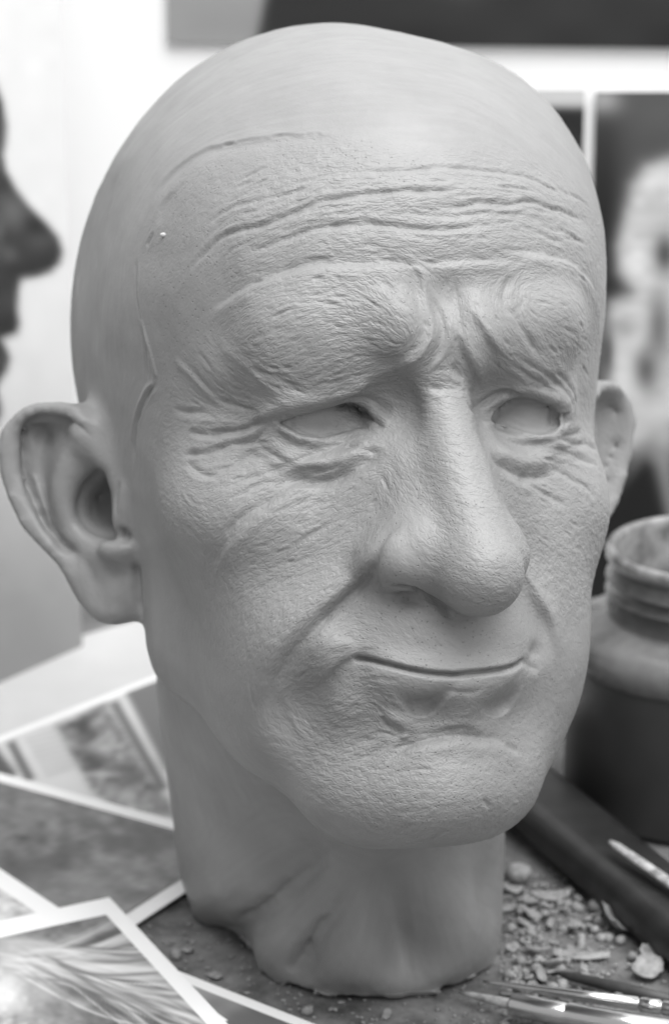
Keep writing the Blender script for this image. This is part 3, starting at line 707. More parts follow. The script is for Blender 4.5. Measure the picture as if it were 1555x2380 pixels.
smo = (1-texm_s)*(1-ear_m*0.6)

def clay_material():
    m = mat('clay', 0.28, 0.48, 0.45); nt = m.node_tree; N = nt.nodes; Lk = nt.links; B = N['Principled BSDF']
    def node(t, **k):
        n = N.new(t)
        for a, b in k.items(): setattr(n, a, b)
        return n
    def mth(op, a, b=None, c=None):
        n = node('ShaderNodeMath', operation=op)
        for i, v in enumerate((a, b, c)):
            if v is None: continue
            if isinstance(v, (int, float)): n.inputs[i].default_value = v
            else: Lk.new(v, n.inputs[i])
        return n.outputs[0]
    def vec(op, a, b=None, s=None):
        n = node('ShaderNodeVectorMath', operation=op)
        for i, v in enumerate((a, b)):
            if v is None: continue
            if isinstance(v, tuple): n.inputs[i].default_value = v
            else: Lk.new(v, n.inputs[i])
        if s is not None:
            if isinstance(s, (int, float)): n.inputs[3].default_value = s
            else: Lk.new(s, n.inputs[3])
        return n.outputs[0]
    def noise(v, sc, det=2, rough=0.5):
        n = node('ShaderNodeTexNoise'); n.inputs['Scale'].default_value = sc; n.inputs['Detail'].default_value = det; n.inputs['Roughness'].default_value = rough
        Lk.new(v, n.inputs['Vector']); return n.outputs[0]
    pos = node('ShaderNodeTexCoord').outputs['Object']
    fl = node('ShaderNodeAttribute', attribute_name='flow').outputs['Vector']
    gr = node('ShaderNodeAttribute', attribute_name='grain'); sp_ = node('ShaderNodeSeparateColor'); Lk.new(gr.outputs['Color'], sp_.inputs[0])
    A, AN, PO = sp_.outputs[0], sp_.outputs[1], sp_.outputs[2]
    reach = mth('MULTIPLY_ADD', AN, 0.00058, 0.00006)
    acc = None
    for k in (-1.6, -0.8, 0.0, 0.8, 1.6):
        p = vec('ADD', pos, vec('SCALE', fl, None, mth('MULTIPLY', reach, k)))
        q = noise(p, 1050, 1.0); acc = q if acc is None else mth('ADD', acc, q)
    lic = mth('MULTIPLY_ADD', acc, 0.2*3.0, -1.5)            # about -0.5 .. 0.5
    lic = mth('MULTIPLY', mth('ABSOLUTE', lic), 1.0)
    lic = mth('MINIMUM', lic, 0.30)
    h = mth('MULTIPLY', mth('MULTIPLY', lic, 0.00027), A)
    # pores
    vo = node('ShaderNodeTexVoronoi'); vo.inputs['Scale'].default_value = 760; Lk.new(vec('ADD', pos, vec('SCALE', fl, None, 0.0)), vo.inputs['Vector'])
    d = mth('MINIMUM', mth('DIVIDE', vo.outputs['Distance'], 0.22), 1.0)
    pick = mth('GREATER_THAN', noise(pos, 400, 0), 0.42)
    h = mth('ADD', h, mth('MULTIPLY', mth('MULTIPLY', mth('MULTIPLY', mth('SUBTRACT', d, 1.0), pick), PO), 0.00022))
    pore_dark = mth('MULTIPLY', mth('MULTIPLY', mth('SUBTRACT', 1.0, d), pick), mth('MINIMUM', mth('MULTIPLY', PO, 1.2), 1.0))  # mask that makes the clay colour darker inside the pores
    # smear lines of the smoothing tool on the bare clay, and fine tooth everywhere
    sm = mth('MULTIPLY_ADD', node('ShaderNodeAttribute', attribute_name='smear').outputs['Fac'], 0.16, 0.5)
    inv = mth('SUBTRACT', 1.0, mth('MINIMUM', mth('MULTIPLY', A, 1.5), 1.0))
    h = mth('ADD', h, mth('MULTIPLY', noise(pos, 1500, 2), 0.00006))
    h = mth('ADD', h, mth('MULTIPLY', noise(pos, 260, 3, 0.6), 0.00012))
    bp = node('ShaderNodeBump'); bp.inputs['Strength'].default_value = 1.0; bp.inputs['Distance'].default_value = 1.0
    Lk.new(h, bp.inputs['Height']); Lk.new(bp.outputs[0], B.inputs['Normal'])
    # colour: slight patchy wear
    cr = node('ShaderNodeValToRGB'); cr.color_ramp.elements[0].position = 0.25; cr.color_ramp.elements[0].color = (CLAY*0.90,)*3+(1,); cr.color_ramp.elements[1].position = 0.75; cr.color_ramp.elements[1].color = (CLAY*1.08,)*3+(1,)
    Lk.new(mth('MULTIPLY_ADD', mth('SUBTRACT', sm, 0.5), mth('MULTIPLY', inv, 0.4), mth('MULTIPLY_ADD', noise(pos, 22, 5, 0.62), 1.25, -0.125)), cr.inputs[0]); 
    tone = mth('MULTIPLY_ADD', noise(pos, 9, 4, 0.55), 0.26, 0.87)
    tone = mth('MULTIPLY', tone, mth('SUBTRACT', 1.0, mth('MULTIPLY', pore_dark, 0.28)))
    Lk.new(vec('SCALE', cr.outputs[0], None, tone), B.inputs['Base Color'])
    rr = mth('MULTIPLY_ADD', noise(pos, 60, 4), 0.34, 0.32); Lk.new(rr, B.inputs['Roughness'])
    return m
CLAY = 0.252
head = link('clay_bust', me, clay_material(), smooth=True)
tag(head, 'grey clay sculpture of a bald elderly man\'s head and neck with wrinkled face', 'sculpture')

# ------------------------------------------------------------------ setting
def bmesh_obj(name, bm, m=None, parent=None, smooth=False):
    me = bpy.data.meshes.new(name); bm.to_mesh(me); bm.free(); return link(name, me, m, parent, smooth)
def empty(name, loc=(0, 0, 0)):
    o = bpy.data.objects.new(name, None); COL.objects.link(o); o.location = loc; return o
def noise_mat(name, a, b, scale=40, rough=0.6, detail=5, lo=.35, hi=.65, bump=0, spec=.4, stretch=(1, 1, 1), nr=.6):
    m = mat(name, a, rough, spec); nt = m.node_tree; N = nt.nodes; B = N['Principled BSDF']
    tc = N.new('ShaderNodeTexCoord'); mp = N.new('ShaderNodeMapping'); mp.inputs['Scale'].default_value = stretch
    nz = N.new('ShaderNodeTexNoise'); nz.inputs['Scale'].default_value = scale; nz.inputs['Detail'].default_value = detail; nz.inputs['Roughness'].default_value = nr
    cr = N.new('ShaderNodeValToRGB'); cr.color_ramp.elements[0].position = lo; cr.color_ramp.elements[1].position = hi
    cr.color_ramp.elements[0].color = (a, a, a, 1); cr.color_ramp.elements[1].color = (b, b, b, 1)
    L = nt.links; L.new(tc.outputs['Object'], mp.inputs[0]); L.new(mp.outputs[0], nz.inputs['Vector']); L.new(nz.outputs[0], cr.inputs[0]); L.new(cr.outputs[0], B.inputs['Base Color'])
    if bump:
        bp = N.new('ShaderNodeBump'); bp.inputs['Distance'].default_value = bump; L.new(nz.outputs[0], bp.inputs['Height']); L.new(bp.outputs[0], B.inputs['Normal'])
    return m
WALL_Y = 1.02
bm = bmesh.new(); bmesh.ops.create_grid(bm, x_segments=1, y_segments=1, size=1.5)
tb = bmesh_obj('table', bm, noise_mat('table', .10, .22, 30)); tb.location = (0, WALL_Y-1.5, -0.004); tag(tb, kind='structure')
bm = bmesh.new(); bmesh.ops.create_grid(bm, x_segments=1, y_segments=1, size=2)
wl = bmesh_obj('wall', bm, noise_mat('wall', .86, .9, 6, .8)); wl.location = (0, WALL_Y, 1.2); wl.rotation_euler = (math.pi/2, 0, 0); tag(wl, kind='structure')

def art_material(name, rough=.45):
    m = mat(name, .5, rough, .5); nt = m.node_tree
    at = nt.nodes.new('ShaderNodeAttribute'); at.attribute_name = 'tone'; nt.links.new(at.outputs['Fac'], nt.nodes['Principled BSDF'].inputs['Base Color']); return m
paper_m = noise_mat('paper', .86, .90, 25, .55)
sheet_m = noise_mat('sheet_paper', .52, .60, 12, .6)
def lin(v): return (max(v, 0)/255.0)**2.2
def soft_noise(x, y, sx, sy, seed=0.0):
    return vnoise(np.stack([x/sx+seed, y/sy+seed*1.7, np.zeros_like(x)+seed], 1))
def pic_grid(name, O, A, B, na, nb, painter, parent, m, thick_n):
    """a printed picture: a grid of tones, each spot of ink in its own place on the sheet"""
    a, b = np.meshgrid(np.linspace(0, 1, na), np.linspace(0, 1, nb), indexing='ij')
    Pw = O+a.reshape(-1, 1)*A+b.reshape(-1, 1)*B+thick_n
    c = (Pw-CAMP)@CW.T; X, Y = 777.5+F*c[:, 0]/c[:, 2], 1190-F*c[:, 1]/c[:, 2]
    tone = painter(X, Y, a.ravel(), b.ravel())
    i = np.arange(na*nb).reshape(na, nb); q = np.stack([i[:-1, :-1], i[1:, :-1], i[1:, 1:], i[:-1, 1:]], -1).reshape(-1, 4)
    me = mesh_np(name, Pw, q); t = me.attributes.new('tone', 'FLOAT', 'POINT'); t.data.foreach_set('value', np.clip(0.82*(np.maximum(tone, 0)/255.0)**2.2, 0.005, .92).astype(np.float32))
    return link(name, me, m, parent)
def slab(name, O, A, B, n, t, m, parent):
    Vv = [O, O+A, O+A+B, O+B]; Vv = Vv+[v-n*t for v in Vv]
    me = mesh_np(name, np.array(Vv), np.array([[0, 1, 2, 3], [7, 6, 5, 4], [0, 4, 5, 1], [1, 5, 6, 2], [2, 6, 7, 3], [3, 7, 4, 0]]))
    return link(name, me, m, parent)
def table_print(name, label, cat, p0, p1, l1, l2, side, z, border, painter, na=90, nb=90, group=None, top=None):
    O = on_table(*p0, z); D = on_table(*p1, z)-O; D /= np.linalg.norm(D); E = np.cross([0, 0, 1.0], D)*side
    A, B = D*l1, E*l2; n = np.array([0, 0, 1.0])
    root = empty(name, (0, 0, 0)); tag(root, label, cat, group)
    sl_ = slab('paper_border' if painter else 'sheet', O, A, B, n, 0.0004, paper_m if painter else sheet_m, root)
    if painter: pic_grid('picture', O+D*(top or border)+E*border, D*(l1-2*border), E*(l2-2*border), na, nb, painter, root, art, n*0.0003)
    return root
art = art_material('print')
def spoly(X, Y, poly, soft):
    P_ = np.array(poly, float); d = np.full(X.shape, 1e9); ins = np.zeros(X.shape, bool)
    for i in range(len(P_)):
        a, b = P_[i], P_[(i+1) % len(P_)]; e = b-a; t = np.clip(((X-a[0])*e[0]+(Y-a[1])*e[1])/(e@e+1e-9), 0, 1)
        d = np.minimum(d, (X-a[0]-t*e[0])**2+(Y-a[1]-t*e[1])**2)
        ins ^= ((a[1] > Y) != (b[1] > Y)) & (X < (b[0]-a[0])*(Y-a[1])/(b[1]-a[1]+1e-12)+a[0])
    d = np.sqrt(d); d = np.where(ins, -d, d); return 1/(1+np.exp(np.clip(d/soft, -30, 30)))
def mix(t, v, m): return t*(1-m)+v*m
def blob(t, X, Y, x, y, rx, ry, v, k=1.0): return mix(t, v, k*np.exp(-((X-x)/rx)**2-((Y-y)/ry)**2))

# --- the pictures lying on the table
def art_fur(X, Y, a, b):
    s = soft_noise(X+Y*.5, Y-X*.25, 50, 22, 3.1)*14+soft_noise(X, Y, 25, 16, 9.0)*12+soft_noise(X, Y, 9, 6, 7.0)*9
    t = 128+s; t = blob(t, X, Y, 60, 2020, 90, 40, 75, .7); t = blob(t, X, Y, 340, 1960, 90, 30, 85, .7); t = blob(t, X, Y, 200, 2060, 140, 40, 160, .5); return t
def art_hair(X, Y, a, b):
    q = random.Random(3); t = 128+soft_noise(X, Y, 60, 40, 2)*26+soft_noise(X, Y, 14, 8, 3)*10
    for x, y, rx, ry, v, k in [(330, 2150, 90, 26, 95, .8), (420, 2250, 110, 34, 62, .85), (300, 2300, 110, 24, 66, .8), (150, 2260, 60, 12, 80, .7), (230, 2350, 110, 18, 72, .75), (470, 2330, 60, 30, 80, .7)]: t = blob(t, X, Y, x, y, rx, ry, v, k)
    for _ in range(260):
        x0, y0 = q.gauss(95, 60), q.gauss(2232, 16); a0 = q.gauss(0.20, 0.24); c = q.gauss(-0.00035, .0005)
        if q.random() < .35: x0 = q.uniform(150, 420); y0 = 2232+(x0-95)*math.tan(a0)
        L_ = q.uniform(120, 420); w = q.uniform(1.5, 5.5); v = q.choice([235, 215, 200, 70, 95, 180, 245]); k = q.uniform(.35, .8)
        s1 = (X-x0)*math.cos(a0)+(Y-y0)*math.sin(a0); o1 = -(X-x0)*math.sin(a0)+(Y-y0)*math.cos(a0)-c*s1*s1-3*np.sin(s1/60+x0)
        m_ = np.exp(-(o1/w)**2)/(1+np.exp(-s1/12))/(1+np.exp((s1-L_)/25)); t = mix(t, v, m_*k)
    t = blob(t, X, Y, 0, 2310, 110, 85, 238+soft_noise(X, Y, 12, 12, 5)*8, .95); t = blob(t, X, Y, 40, 2375, 90, 22, 150+soft_noise(X, Y, 12, 9, 5)*30, .6); t = blob(t, X, Y, 60, 2200, 90, 22, 225, .6)
    return t
def art_light(X, Y, a, b):
    s = soft_noise(X, Y, 14, 10, 4.0)*25+soft_noise(X, Y, 40, 30, 4.0)*20; return 205+s
def art_plain(X, Y, a, b):
    s = soft_noise(X, Y, 50, 30, 6.0)*14; t = 150+s; return mix(t, 110, 1/(1+np.exp(-(Y-2350+(X-560)*.6)/8)))
def art_news(X, Y, a, b):
    t = np.full(X.shape, 226.0)+soft_noise(X, Y, 30, 30, 1)*3
    g = lambda pl, v, s=2.5: mix(t, v, spoly(X, Y, pl, s))
    t = g([(-60, 1740), (-10, 1735), (38, 1795), (10, 1860), (-60, 1850)], 92)
    t = g([(18, 1728), (34, 1722), (82, 1810), (62, 1815)], 88)
    for k in range(6):
        x = 60+k*13; t = g([(x, 1715-k*5), (x+5, 1713-k*5), (x+58, 1805-k*5), (x+53, 1807-k*5)], 190, 2)
    img = spoly(X, Y, [(130, 1688), (245, 1632), (345, 1800), (420, 1900), (260, 1880), (215, 1835)], 3)
    s = soft_noise(X, Y, 22, 16, 2.2)*32+soft_noise(X, Y, 9, 8, 3.3)*22; im = 125+s
    im = blob(im, X, Y, 195, 1690, 16, 26, 60, .9); im = blob(im, X, Y, 235, 1740, 40, 12, 215, .8); im = blob(im, X, Y, 300, 1800, 45, 22, 80, .8); im = blob(im, X, Y, 230, 1800, 60, 5, 215, .8)
    im = blob(im, X, Y, 290, 1850, 50, 20, 200, .7); im = blob(im, X, Y, 215, 1760, 20, 30, 70, .6)
    t = mix(t, im, img)
    t = g([(255, 1635), (275, 1628), (390, 1830), (372, 1840)], 95); t = g([(290, 1606), (420, 1560), (460, 1760), (385, 1790)], 108)
    return t
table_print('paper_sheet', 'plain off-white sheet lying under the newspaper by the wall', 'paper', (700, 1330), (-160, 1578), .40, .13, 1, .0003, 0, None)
table_print('newspaper', 'newspaper page with text columns and a grey picture beside the neck', 'newspaper', (620, 1470), (0, 1712), .30, .125, 1, .0012, .004, art_news, 130, 130)
table_print('photo_print', 'white bordered print of grey fur running in under the clay neck', 'photo', (602, 1961), (0, 1796), .26, .0, 1, .0022, 0, None) if False else None
table_print('photo_print', 'white bordered print of grey fur, its corner behind the clay neck', 'photo', (602, 1961), (0, 1796), .24, .17, 1, .0022, .0063, art_fur, 140, 110, 'photo prints on the table')
table_print('photo_print', 'print at the left edge with a pale picture, half under the hair print', 'photo', (-140, 1925), (144, 2114), .16, .12, -1, .0034, .0075, art_light, 80, 80, 'photo prints on the table')
table_print('photo_print', 'grey print lowest of the pile, only a strip beside the crumbs', 'photo', (250, 2192), (732, 2380), .16, .12, -1, .0028, .0045, art_plain, 80, 80, 'photo prints on the table')
table_print('photo_print', 'white bordered print of pale strands of hair, topmost of the pile', 'photo', (255, 2085), (530, 2380), .18, .13, -1, .0052, .0055, art_hair, 220, 220, 'photo prints on the table', .011)

# --- pictures on the wall
def wall_pic(name, label, x0, y0, x1, y1, painter, n1=80, n2=80, Yw=None, rot=0):
    Yw = Yw or WALL_Y-0.003; TL = on_depth(x0, y0, Yw); TR = on_depth(x1, y0, Yw); BL = on_depth(x0, y1, Yw); 
    w = TR[0]-TL[0]; hgt = TL[2]-BL[2]; R_ = np.array(Matrix.Rotation(rot, 3, 'Y')); A = R_@np.array([w, 0, 0]); B = R_@np.array([0, 0, -hgt])
    root = empty(name); tag(root, label, 'picture')
    slab('backing', TL, A, B, np.array([0, -1.0, 0]), .0015, paper_m, root)
    pic_grid('picture', TL, A, B, n1, n2, painter, root, art, np.array([0, -.0006, 0])); return root
def art_top(X, Y, a, b):
    t = np.full(X.shape, 158.0)+soft_noise(X, Y, 80, 60, 3)*4
    t = mix(t, 46+soft_noise(X, Y, 120, 60, 5)*4, spoly(X, Y, [(660, -200), (598, 92), (600, 300), (1900, 300), (1900, -200)], 5)); t = blob(t, X, Y, 1075, 0, 60, 16, 62, .7); return t
wall_pic('poster', 'large dark poster with a pale grey left part at the top of the wall', 389, -160, 1900, 97, art_top, 120, 60, rot=0.012)
def art_mid(X, Y, a, b):
    t = np.full(X.shape, 214.0); t = mix(t, 34+soft_noise(X, Y, 30, 30, 3)*3, spoly(X, Y, [(900, 249), (1700, 252), (1700, 900), (900, 900)], 4)); t = blob(t, X, Y, 1330, 390, 60, 70, 75, .8); return t
wall_pic('poster', 'narrow dark poster with a pale band on top, half hidden by the skull', 1130, 207, 1359, 1000, art_mid, 60, 90, rot=0.0)
def art_right(X, Y, a, b):
    t = np.full(X.shape, 88.0)+soft_noise(X, Y, 90, 90, 3)*6
    t = blob(t, X, Y, 1400, 235, 40, 34, 225, 1); t = blob(t, X, Y, 1400, 520, 48, 260, 34, 1); t = blob(t, X, Y, 1400, 750, 36, 150, 34, .9)
    hair = np.clip(spoly(X, Y, [(1560, 365), (1500, 385), (1465, 430), (1450, 500), (1432, 570), (1436, 630), (1470, 680), (1415, 700), (1400, 760), (1404, 900), (1415, 1000), (1470, 1040), (1520, 1000), (1620, 960), (1640, 370)], 9), 0, 1)
    hv = 222+soft_noise(X, Y, 26, 14, 4)*7+soft_noise(X, Y, 80, 70, 6)*12
    t = mix(t, hv, hair)
    for x, y, rx, ry, v, k in [(1545, 590, 26, 46, 70, .9), (1530, 690, 34, 10, 210, .7), (1530, 760, 30, 80, 105, .85), (1500, 860, 26, 46, 95, .9), (1450, 760, 30, 26, 150, .6), (1412, 820, 14, 60, 60, .8), (1470, 1000, 60, 60, 200, .6), (1545, 1010, 40, 60, 205, .8)]: t = blob(t, X, Y, x, y, rx, ry, v, k)
    t = mix(t, 30, spoly(X, Y, [(1500, 1075), (1440, 1140), (1350, 1230), (1340, 1500), (1560, 1500), (1545, 1200), (1515, 1090)], 6))
    t = mix(t, 165, spoly(X, Y, [(1528, 1060), (1550, 1060), (1580, 1250), (1560, 1250)], 6)*.8); return t
wall_pic('poster', 'blurred poster of a white haired figure against a dark ground', 1384, 212, 1900, 1420, art_right, 100, 160)
# large print with a dark profile, leaning at an angle at the left
def art_profile(X, Y, a, b):
    t = 246-14/(1+np.exp(-(Y-900)/60))-22/(1+np.exp(-(Y-1050)/40))-55/(1+np.exp(-(Y-1290)/95)); t = t+soft_noise(X, Y, 40, 40, 3)*2
    pf = [(-300, 60), (-60, 120), (-12, 190), (6, 235), (16, 290), (14, 330), (8, 360), (14, 395), (38, 440), (70, 480), (110, 520), (137, 553), (146, 585), (140, 610), (120, 630), (90, 642), (52, 648), (44, 672), (41, 720), (46, 752), (40, 774), (18, 783), (2, 790), (14, 806), (24, 832), (16, 862), (0, 885), (-8, 905), (2, 940), (4, 960), (-20, 1010), (-300, 1060)]
    m_ = spoly(X, Y, pf, 3.2); f = 50+soft_noise(X, Y, 40, 30, 8)*8
    for x, y, rx, ry, v, k in [(30, 490, 40, 50, 118, .8), (90, 560, 34, 20, 88, .7), (25, 590, 22, 20, 105, .7), (60, 630, 50, 16, 38, .8), (10, 700, 22, 30, 85, .6), (10, 750, 30, 26, 36, .7), (0, 330, 20, 60, 100, .6), (0, 840, 18, 30, 92, .6), (0, 540, 10, 30, 140, .5)]: f = blob(f, X, Y, x, y, rx, ry, v, k)
    return mix(t, f, m_)
O = on_table(190, 1503, .0); D_ = on_table(-10, 1592, .0)-O; D_ /= np.linalg.norm(D_)
root = empty('portrait_print'); tag(root, 'large leaning print of a dark face in profile at the left edge', 'picture')
up_ = np.array([0.068, 0.10, 1.0]); up_ -= D_*(up_@D_); up_ /= np.linalg.norm(up_); nn_ = np.cross(D_, up_); nn_ = nn_ if nn_[1] < 0 else -nn_
slab('backing', O, D_*.22, up_*.40, nn_, .0012, paper_m, root)
pic_grid('picture', O, D_*.22, up_*.40, 100, 200, art_profile, root, art, nn_*.0006)

# --- modelling board with dust and crumbs of clay
bd = empty('modelling_board'); tag(bd, 'dusty grey modelling board under the clay neck, strewn with crumbs', 'board')
board_m = noise_mat('board_dust', .05, .24, 38, .8, 8, .36, .66, .0004, nr=.72)
c1, c2_ = on_table(1650, 1880), on_table(240, 2060)
O = np.array([-.075, .585, .0]); A = np.array([.60, -.10, 0]); B = np.array([.035, .21, 0])
slab('board_top', O+np.array([0, -.12, .0]), np.array([.5, 0, 0]), np.array([0, .33, 0]), np.array([0, 0, 1.0]), .003, board_m, bd)

def tube(name, path, rad, m, parent=None, seg=20, flat=None):
    path = [Vector(p) for p in path]; V_s, Fs = [], []
    for i, p in enumerate(path):
        t = (path[min(i+1, len(path)-1)]-path[max(i-1, 0)]).normalized(); s_ = t.cross(Vector((0, 0, 1)))
        s_ = s_.normalized() if s_.length > 1e-4 else Vector((1, 0, 0)); u_ = s_.cross(t)
        for k in range(seg):
            a = 2*math.pi*k/seg; V_s.append(p+s_*math.cos(a)*rad[i]+u_*math.sin(a)*rad[i]*(flat or 1))
    for i in range(len(path)-1):
        for k in range(seg): Fs.append((i*seg+k, i*seg+(k+1) % seg, (i+1)*seg+(k+1) % seg, (i+1)*seg+k))
    me = bpy.data.meshes.new(name); me.from_pydata([tuple(v) for v in V_s], [], Fs+[tuple(range(seg))[::-1], tuple((len(path)-1)*seg+k for k in range(seg))]); me.update()
    return link(name, me, m, parent, True)
def seg_pts(a, b, ts): return [a+(b-a)*t for t in ts]
steel = mat('worn_steel', .62, .22, .5, 1.0)
black_m = noise_mat('black_bar', .012, .028, 90, .38, 4, .3, .7, .0001)
# dark square bar lying across behind the head
a_, b_ = on_table(1095, 1735, .008), on_table(1720, 2262, .008)
dv = b_-a_; dv /= np.linalg.norm(dv); sd = np.cross(dv, [0, 0, 1.0])
bar = empty('black_bar'); tag(bar, 'black metal bar lying diagonally between the head and the jar', 'bar')
bm = bmesh.new(); hw, hh = .0130, .0075
vs = [bm.verts.new(tuple(p+sd*x*hw+np.array([0, 0, 1.0])*z*hh)) for p in (a_, b_) for x, z in ((-1, -1), (1, -1), (1, 1), (-1, 1))]
for f in ((0, 1, 2, 3), (7, 6, 5, 4), (0, 4, 5, 1), (1, 5, 6, 2), (2, 6, 7, 3), (3, 7, 4, 0)): bm.faces.new([vs[i] for i in f])
bmesh.ops.bevel(bm, geom=bm.edges[:], offset=.006, segments=6, affect='EDGES', profile=.5); bmesh.ops.recalc_face_normals(bm, faces=bm.faces)
bmesh_obj('bar_body', bm, black_m, bar, True)
# jar
def lathe(name, prof, m, loc, parent, seg=72):
    V_s, Fs = [], []
    for r, z in prof:
        for k in range(seg): a = 2*math.pi*k/seg; V_s.append((loc[0]+r*math.cos(a), loc[1]+r*math.sin(a), loc[2]+z))
    for i in range(len(prof)-1):
        for k in range(seg): Fs.append((i*seg+k, i*seg+(k+1) % seg, (i+1)*seg+(k+1) % seg, (i+1)*seg+k))
    me = bpy.data.meshes.new(name); me.from_pydata(V_s, [], Fs); me.update(); return link(name, me, m, parent, True)
jc = on_table(1625, 1845); jr = .046
jar = empty('plastic_jar', tuple(jc)); tag(jar, 'open grey translucent plastic jar with a screw neck at the right edge', 'jar')
jbody = noise_mat('jar_content', .05, .085, 14, .35, 3); jsh = noise_mat('jar_shoulder', .10, .17, 60, .2, 5); jrim = noise_mat('jar_rim', .12, .34, 110, .2, 5)
Lz = (0, 0, 0)
ztop = .100
lathe('body', [(0, 0), (jr-.003, 0), (jr, .003), (jr, .0505)], jbody, Lz, jar)
lathe('shoulder', [(jr, .057), (jr+.0008, .058), (jr+.0008, .063), (jr-.0015, .0665), (jr-.006, .069), (jr-.0115, .0705), (jr-.0125, .072)], jsh, (0, 0, -.0065), jar)
lathe('neck', [(jr-.0125, .072), (jr-.0128, .0785), (jr-.0119, .0791), (jr-.0119, .0797), (jr-.0128, .0803), (jr-.0128, .0835), (jr-.0119, .0841), (jr-.0119, .0847), (jr-.0128, .0853), (jr-.013, .0905)], jsh, (0, 0, -.0065), jar)
lathe('rim', [(jr-.013, .090), (jr-.0118, .091), (jr-.0116, .0935), (jr-.0125, .095), (jr-.014, .095), (jr-.015, .0935), (jr-.0152, .075), (jr-.0152, .068)], jrim, (0, 0, -.0065), jar)
lathe('fill', [(0, .070), (jr-.0152, .070)], jbody, (0, 0, -.0065), jar)

# tools
def tool_line(p0, p1, z0, z1): return on_table(*p0, z0), on_table(*p1, z1)
def frac(a, b, t): return a+(b-a)*t
t1 = empty('modelling_tool'); tag(t1, 'long polished steel modelling tool with a fine point near the neck', 'tool')
a_, b_ = tool_line((1122, 2281), (1640, 2356), .004, .006)
ts = [0, .05, .2, .45, .7, .702, .712, .714, .80, .802, .812, .814, 1]; rr = [.0003, .0006, .0012, .0017, .0021, .0017, .0017, .0022, .0022, .0018, .0018, .0022, .0023]
tube('shaft', [frac(a_, b_, t) for t in ts], rr, steel, t1)
t2 = empty('modelling_tool'); tag(t2, 'thick steel tool with a thin pale tip, nearest the lower right corner', 'tool')
a_, b_ = tool_line((1065, 2306), (1186, 2334), .003, .005); tube('tip', [frac(a_, b_, t) for t in (0, .3, .6, 1)], [.0004, .0010, .0013, .0016], noise_mat('tool_tip', .2, .45, 300, .45), t2)
c_ = on_table(1186, 2334, .006); d_ = on_table(1620, 2412, .007); tube('handle', [frac(c_, d_, t) for t in (0, .004, .01, .3, .31, .32, .6, 1)], [.0022, .0031, .0034, .0036, .0034, .0036, .0037, .0037], steel, t2, 28)
t3 = empty('pencil'); tag(t3, 'dark thin pencil lying above the steel tools', 'pencil')
a_, b_ = tool_line((1296, 2262), (1640, 2345), .003, .004); tube('shaft', [frac(a_, b_, t) for t in (0, .1, .5, 1)], [.0006, .0015, .0019, .0019], noise_mat('dark_wood', .03, .07, 60, .5), t3, 8)
t4 = empty('wooden_tool'); tag(t4, 'pale worn wooden tool resting across the black bar', 'tool')
a_, b_ = on_table(1418, 1956, .020), on_table(1640, 2110, .018); tube('blade', [frac(a_, b_, t) for t in (0, .08, .3, .6, 1)], [.0009, .0016, .0019, .0020, .0022], noise_mat('pale_wood', .18, .55, 220, .6, 4), t4, 14, .6)

# --- clay shavings
fl_tree = bvh_of(V, Q); q_ = land(fl_tree, [(380, 548), (381, 549)])[0]
bm = bmesh.new(); bmesh.ops.create_icosphere(bm, subdivisions=2, radius=.00062)
for v in bm.verts: v.co.x *= 1.4; v.co.y *= .7
fk = bmesh_obj('plaster_fleck', bm, mat('white_plaster', .5, .7), None, True); fk.location = to_world(q_[None])[0]+np.array([0, -.0003, .0003]); tag(fk, 'tiny white fleck of plaster stuck on the left temple of the clay head', 'fleck')
clay_bit = noise_mat('clay_bits', .20, .36, 300, .6, 3, bump=.0001)
R_ = random.Random(5)
def flake_mesh(w, l, curl, thick, seed, taper=.5):
    r = random.Random(seed); nu, nv = 9, 4; top, bot = [], []
    for i in range(nu):
        u = i/(nu-1); ang = (u-.5)*curl; R0 = l/max(abs(curl), 1e-3); wid = w*(1-taper*abs(2*u-1)**2)*(.85+.3*r.random())
        for j in range(nv):
            v = j/(nv-1)-.5; x = R0*math.sin(ang); z = R0*(1-math.cos(ang)); y = v*wid; z += .35*curl*abs(v)**2*wid
            th = thick*(1-.6*abs(2*v))*(1-.5*abs(2*u-1)); top.append((x, y, z+th+.0002)); bot.append((x, y, z))
    Vv = top+bot; n = nu*nv; Fq = []
    for i in range(nu-1):
        for j in range(nv-1):
            q = (i*nv+j, (i+1)*nv+j, (i+1)*nv+j+1, i*nv+j+1); Fq.append(q); Fq.append(tuple(n+k for k in q[::-1]))
    ring = [i*nv for i in range(nu)]+[(nu-1)*nv+j for j in range(1, nv)]+[i*nv+nv-1 for i in range(nu-2, -1, -1)]+[j for j in range(nv-2, 0, -1)]
    for k in range(len(ring)):
        a, b = ring[k], ring[(k+1) % len(ring)]; Fq.append((b, a, n+a, n+b))
    me = bpy.data.meshes.new('clay_shaving'); me.from_pydata(Vv, [], Fq); me.update(); me.materials.append(clay_bit); me.polygons.foreach_set('use_smooth', [True]*len(Fq)); return me
def ball_mesh(r, seed, sq=.85):
    bm = bmesh.new(); bmesh.ops.create_icosphere(bm, subdivisions=2, radius=r); q = random.Random(seed)
    for v in bm.verts: v.co *= 1+(q.random()-.5)*.28; v.co.z *= sq
    me = bpy.data.meshes.new('clay_crumb'); bm.to_mesh(me); bm.free(); me.materials.append(clay_bit); me.polygons.foreach_set('use_smooth', [True]*len(me.polygons)); return me
def put(name, me, x, y, z, rot, label, group='clay shavings on the modelling board', cat='clay shaving'):
    o = bpy.data.objects.new(name, me); COL.objects.link(o); o.location = on_table(x, y, z); o.rotation_euler = rot; tag(o, label, cat, group); return o
put('clay_shaving', flake_mesh(.012, .014, 2.6, .0012, 1, .25), 1437, 2150, .002, (.3, .1, .5), 'large cupped clay shaving leaning against the black bar')
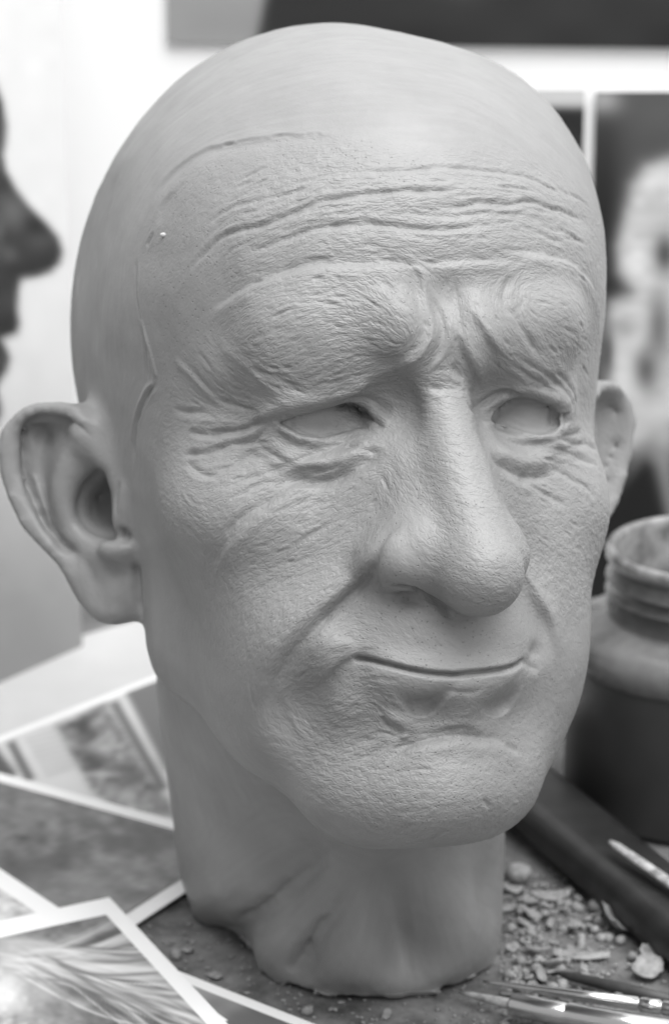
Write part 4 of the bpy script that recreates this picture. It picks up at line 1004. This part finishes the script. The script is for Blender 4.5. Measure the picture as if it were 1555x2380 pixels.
put('clay_crumb', ball_mesh(.0024, 2), 1383, 2106, .002, (0, 0, 0), 'small round clay ball just left of the cupped shaving', cat='clay crumb')
put('clay_crumb', ball_mesh(.0042, 3, .8), 1203, 2030, .003, (0, 0, .4), 'blocky clay lump touching the right side of the neck', cat='clay crumb')
put('clay_shaving', flake_mesh(.004, .013, 1.6, .0008, 4, .7), 1278, 2086, .0015, (.5, 0, -.05), 'thin crescent shaving farthest back on the board')
put('clay_shaving', flake_mesh(.004, .017, .5, .0010, 5, .3), 1350, 2224, .0010, (.1, 0, -.1), 'long flat clay strip lying right of the neck base')
put('clay_shaving', flake_mesh(.009, .010, 1.5, .0014, 6, .6), 1503, 2256, .002, (.2, -.3, .9), 'petal shaped shaving nearest the right edge above the pencil')
put('clay_shaving', flake_mesh(.007, .009, 1.8, .0012, 7, .6), 1512, 2226, .0025, (.2, .3, -.3), 'small curled chip just behind the petal shaped shaving')
put('clay_shaving', flake_mesh(.007, .008, 1.4, .0012, 8, .5), 1286, 2246, .0022, (-.3, .4, 1.3), 'folded chip standing up below the left end of the flat strip')
lib = [flake_mesh(.0012+.0035*R_.random()**1.5, .002+.007*R_.random()**1.3, .2+1.5*R_.random(), .0005+.0005*R_.random(), 20+k, .2+.6*R_.random()) for k in range(12)]+[ball_mesh(.0007+.0013*R_.random(), 50+k) for k in range(6)]
def shav_label(x, y, k):
    what = 'small curled clay flake' if k < 12 else 'tiny round clay crumb'
    if x < 620: w = 'in the dark gap between the prints and the neck'
    elif x < 940: w = 'just in front of the neck at the bottom edge'
    elif y < 2120: w = 'at the back of the board by the black bar' if x > 1300 else 'close to the right side of the neck, towards the back'
    elif y < 2220: w = 'right of the neck, level with the cupped shaving' if x > 1320 else 'beside the lower right edge of the neck'
    elif y < 2280: w = 'between the long flat strip and the pencil' if x > 1320 else 'near the point of the long steel tool'
    else: w = 'among the steel tools in the lower right corner'
    return what+' '+w
for _ in range(190):
    if R_.random() < .72: x = 1175+abs(R_.gauss(0, 190))*(.6+.4*R_.random()); y = 2030+300*R_.random()**.7
    else: x = 380+R_.random()*560; y = 2190+R_.random()*190
    if x > 1550 or (x < 900 and y > 2183+(x-250)*.39): continue
    w_ = on_table(x, y)*1000
    if abs(w_[0]-1.4) < 52 and 660 < w_[1] < 785 and ((w_[0]-3)/47)**2+((w_[1]-722)/60)**2 < 1: continue
    k_ = R_.randrange(18); o = put('clay_shaving' if k_ < 12 else 'clay_crumb', lib[k_], x, y, .0006+.0012*R_.random(), (R_.gauss(0, .35), R_.gauss(0, .35), R_.random()*6.3), shav_label(x, y, k_), 'small clay shavings around the neck')
# dust-fine crumbs, joined
bm = bmesh.new()
for _ in range(2000):
    if R_.random() < .6: x = 1160+abs(R_.gauss(0, 180)); y = 2010+R_.random()*370
    else: x = 330+R_.random()*900; y = 2140+R_.random()*260
    c = Vector(on_table(x, y, .0004)); s = .00018+.0006*R_.random()**3
    m_ = Matrix.Translation(c) @ Matrix.Rotation(R_.random()*6.3, 4, 'Z') @ Matrix.Diagonal((s*(1+R_.random()*1.2), s, s*.6, 1))
    bmesh.ops.create_icosphere(bm, subdivisions=1, radius=1, matrix=m_)
cr_ = bmesh_obj('clay_crumbs', bm, clay_bit, None, True); tag(cr_, 'fine grey clay crumbs and dust scattered over the board', 'crumbs', kind='stuff')
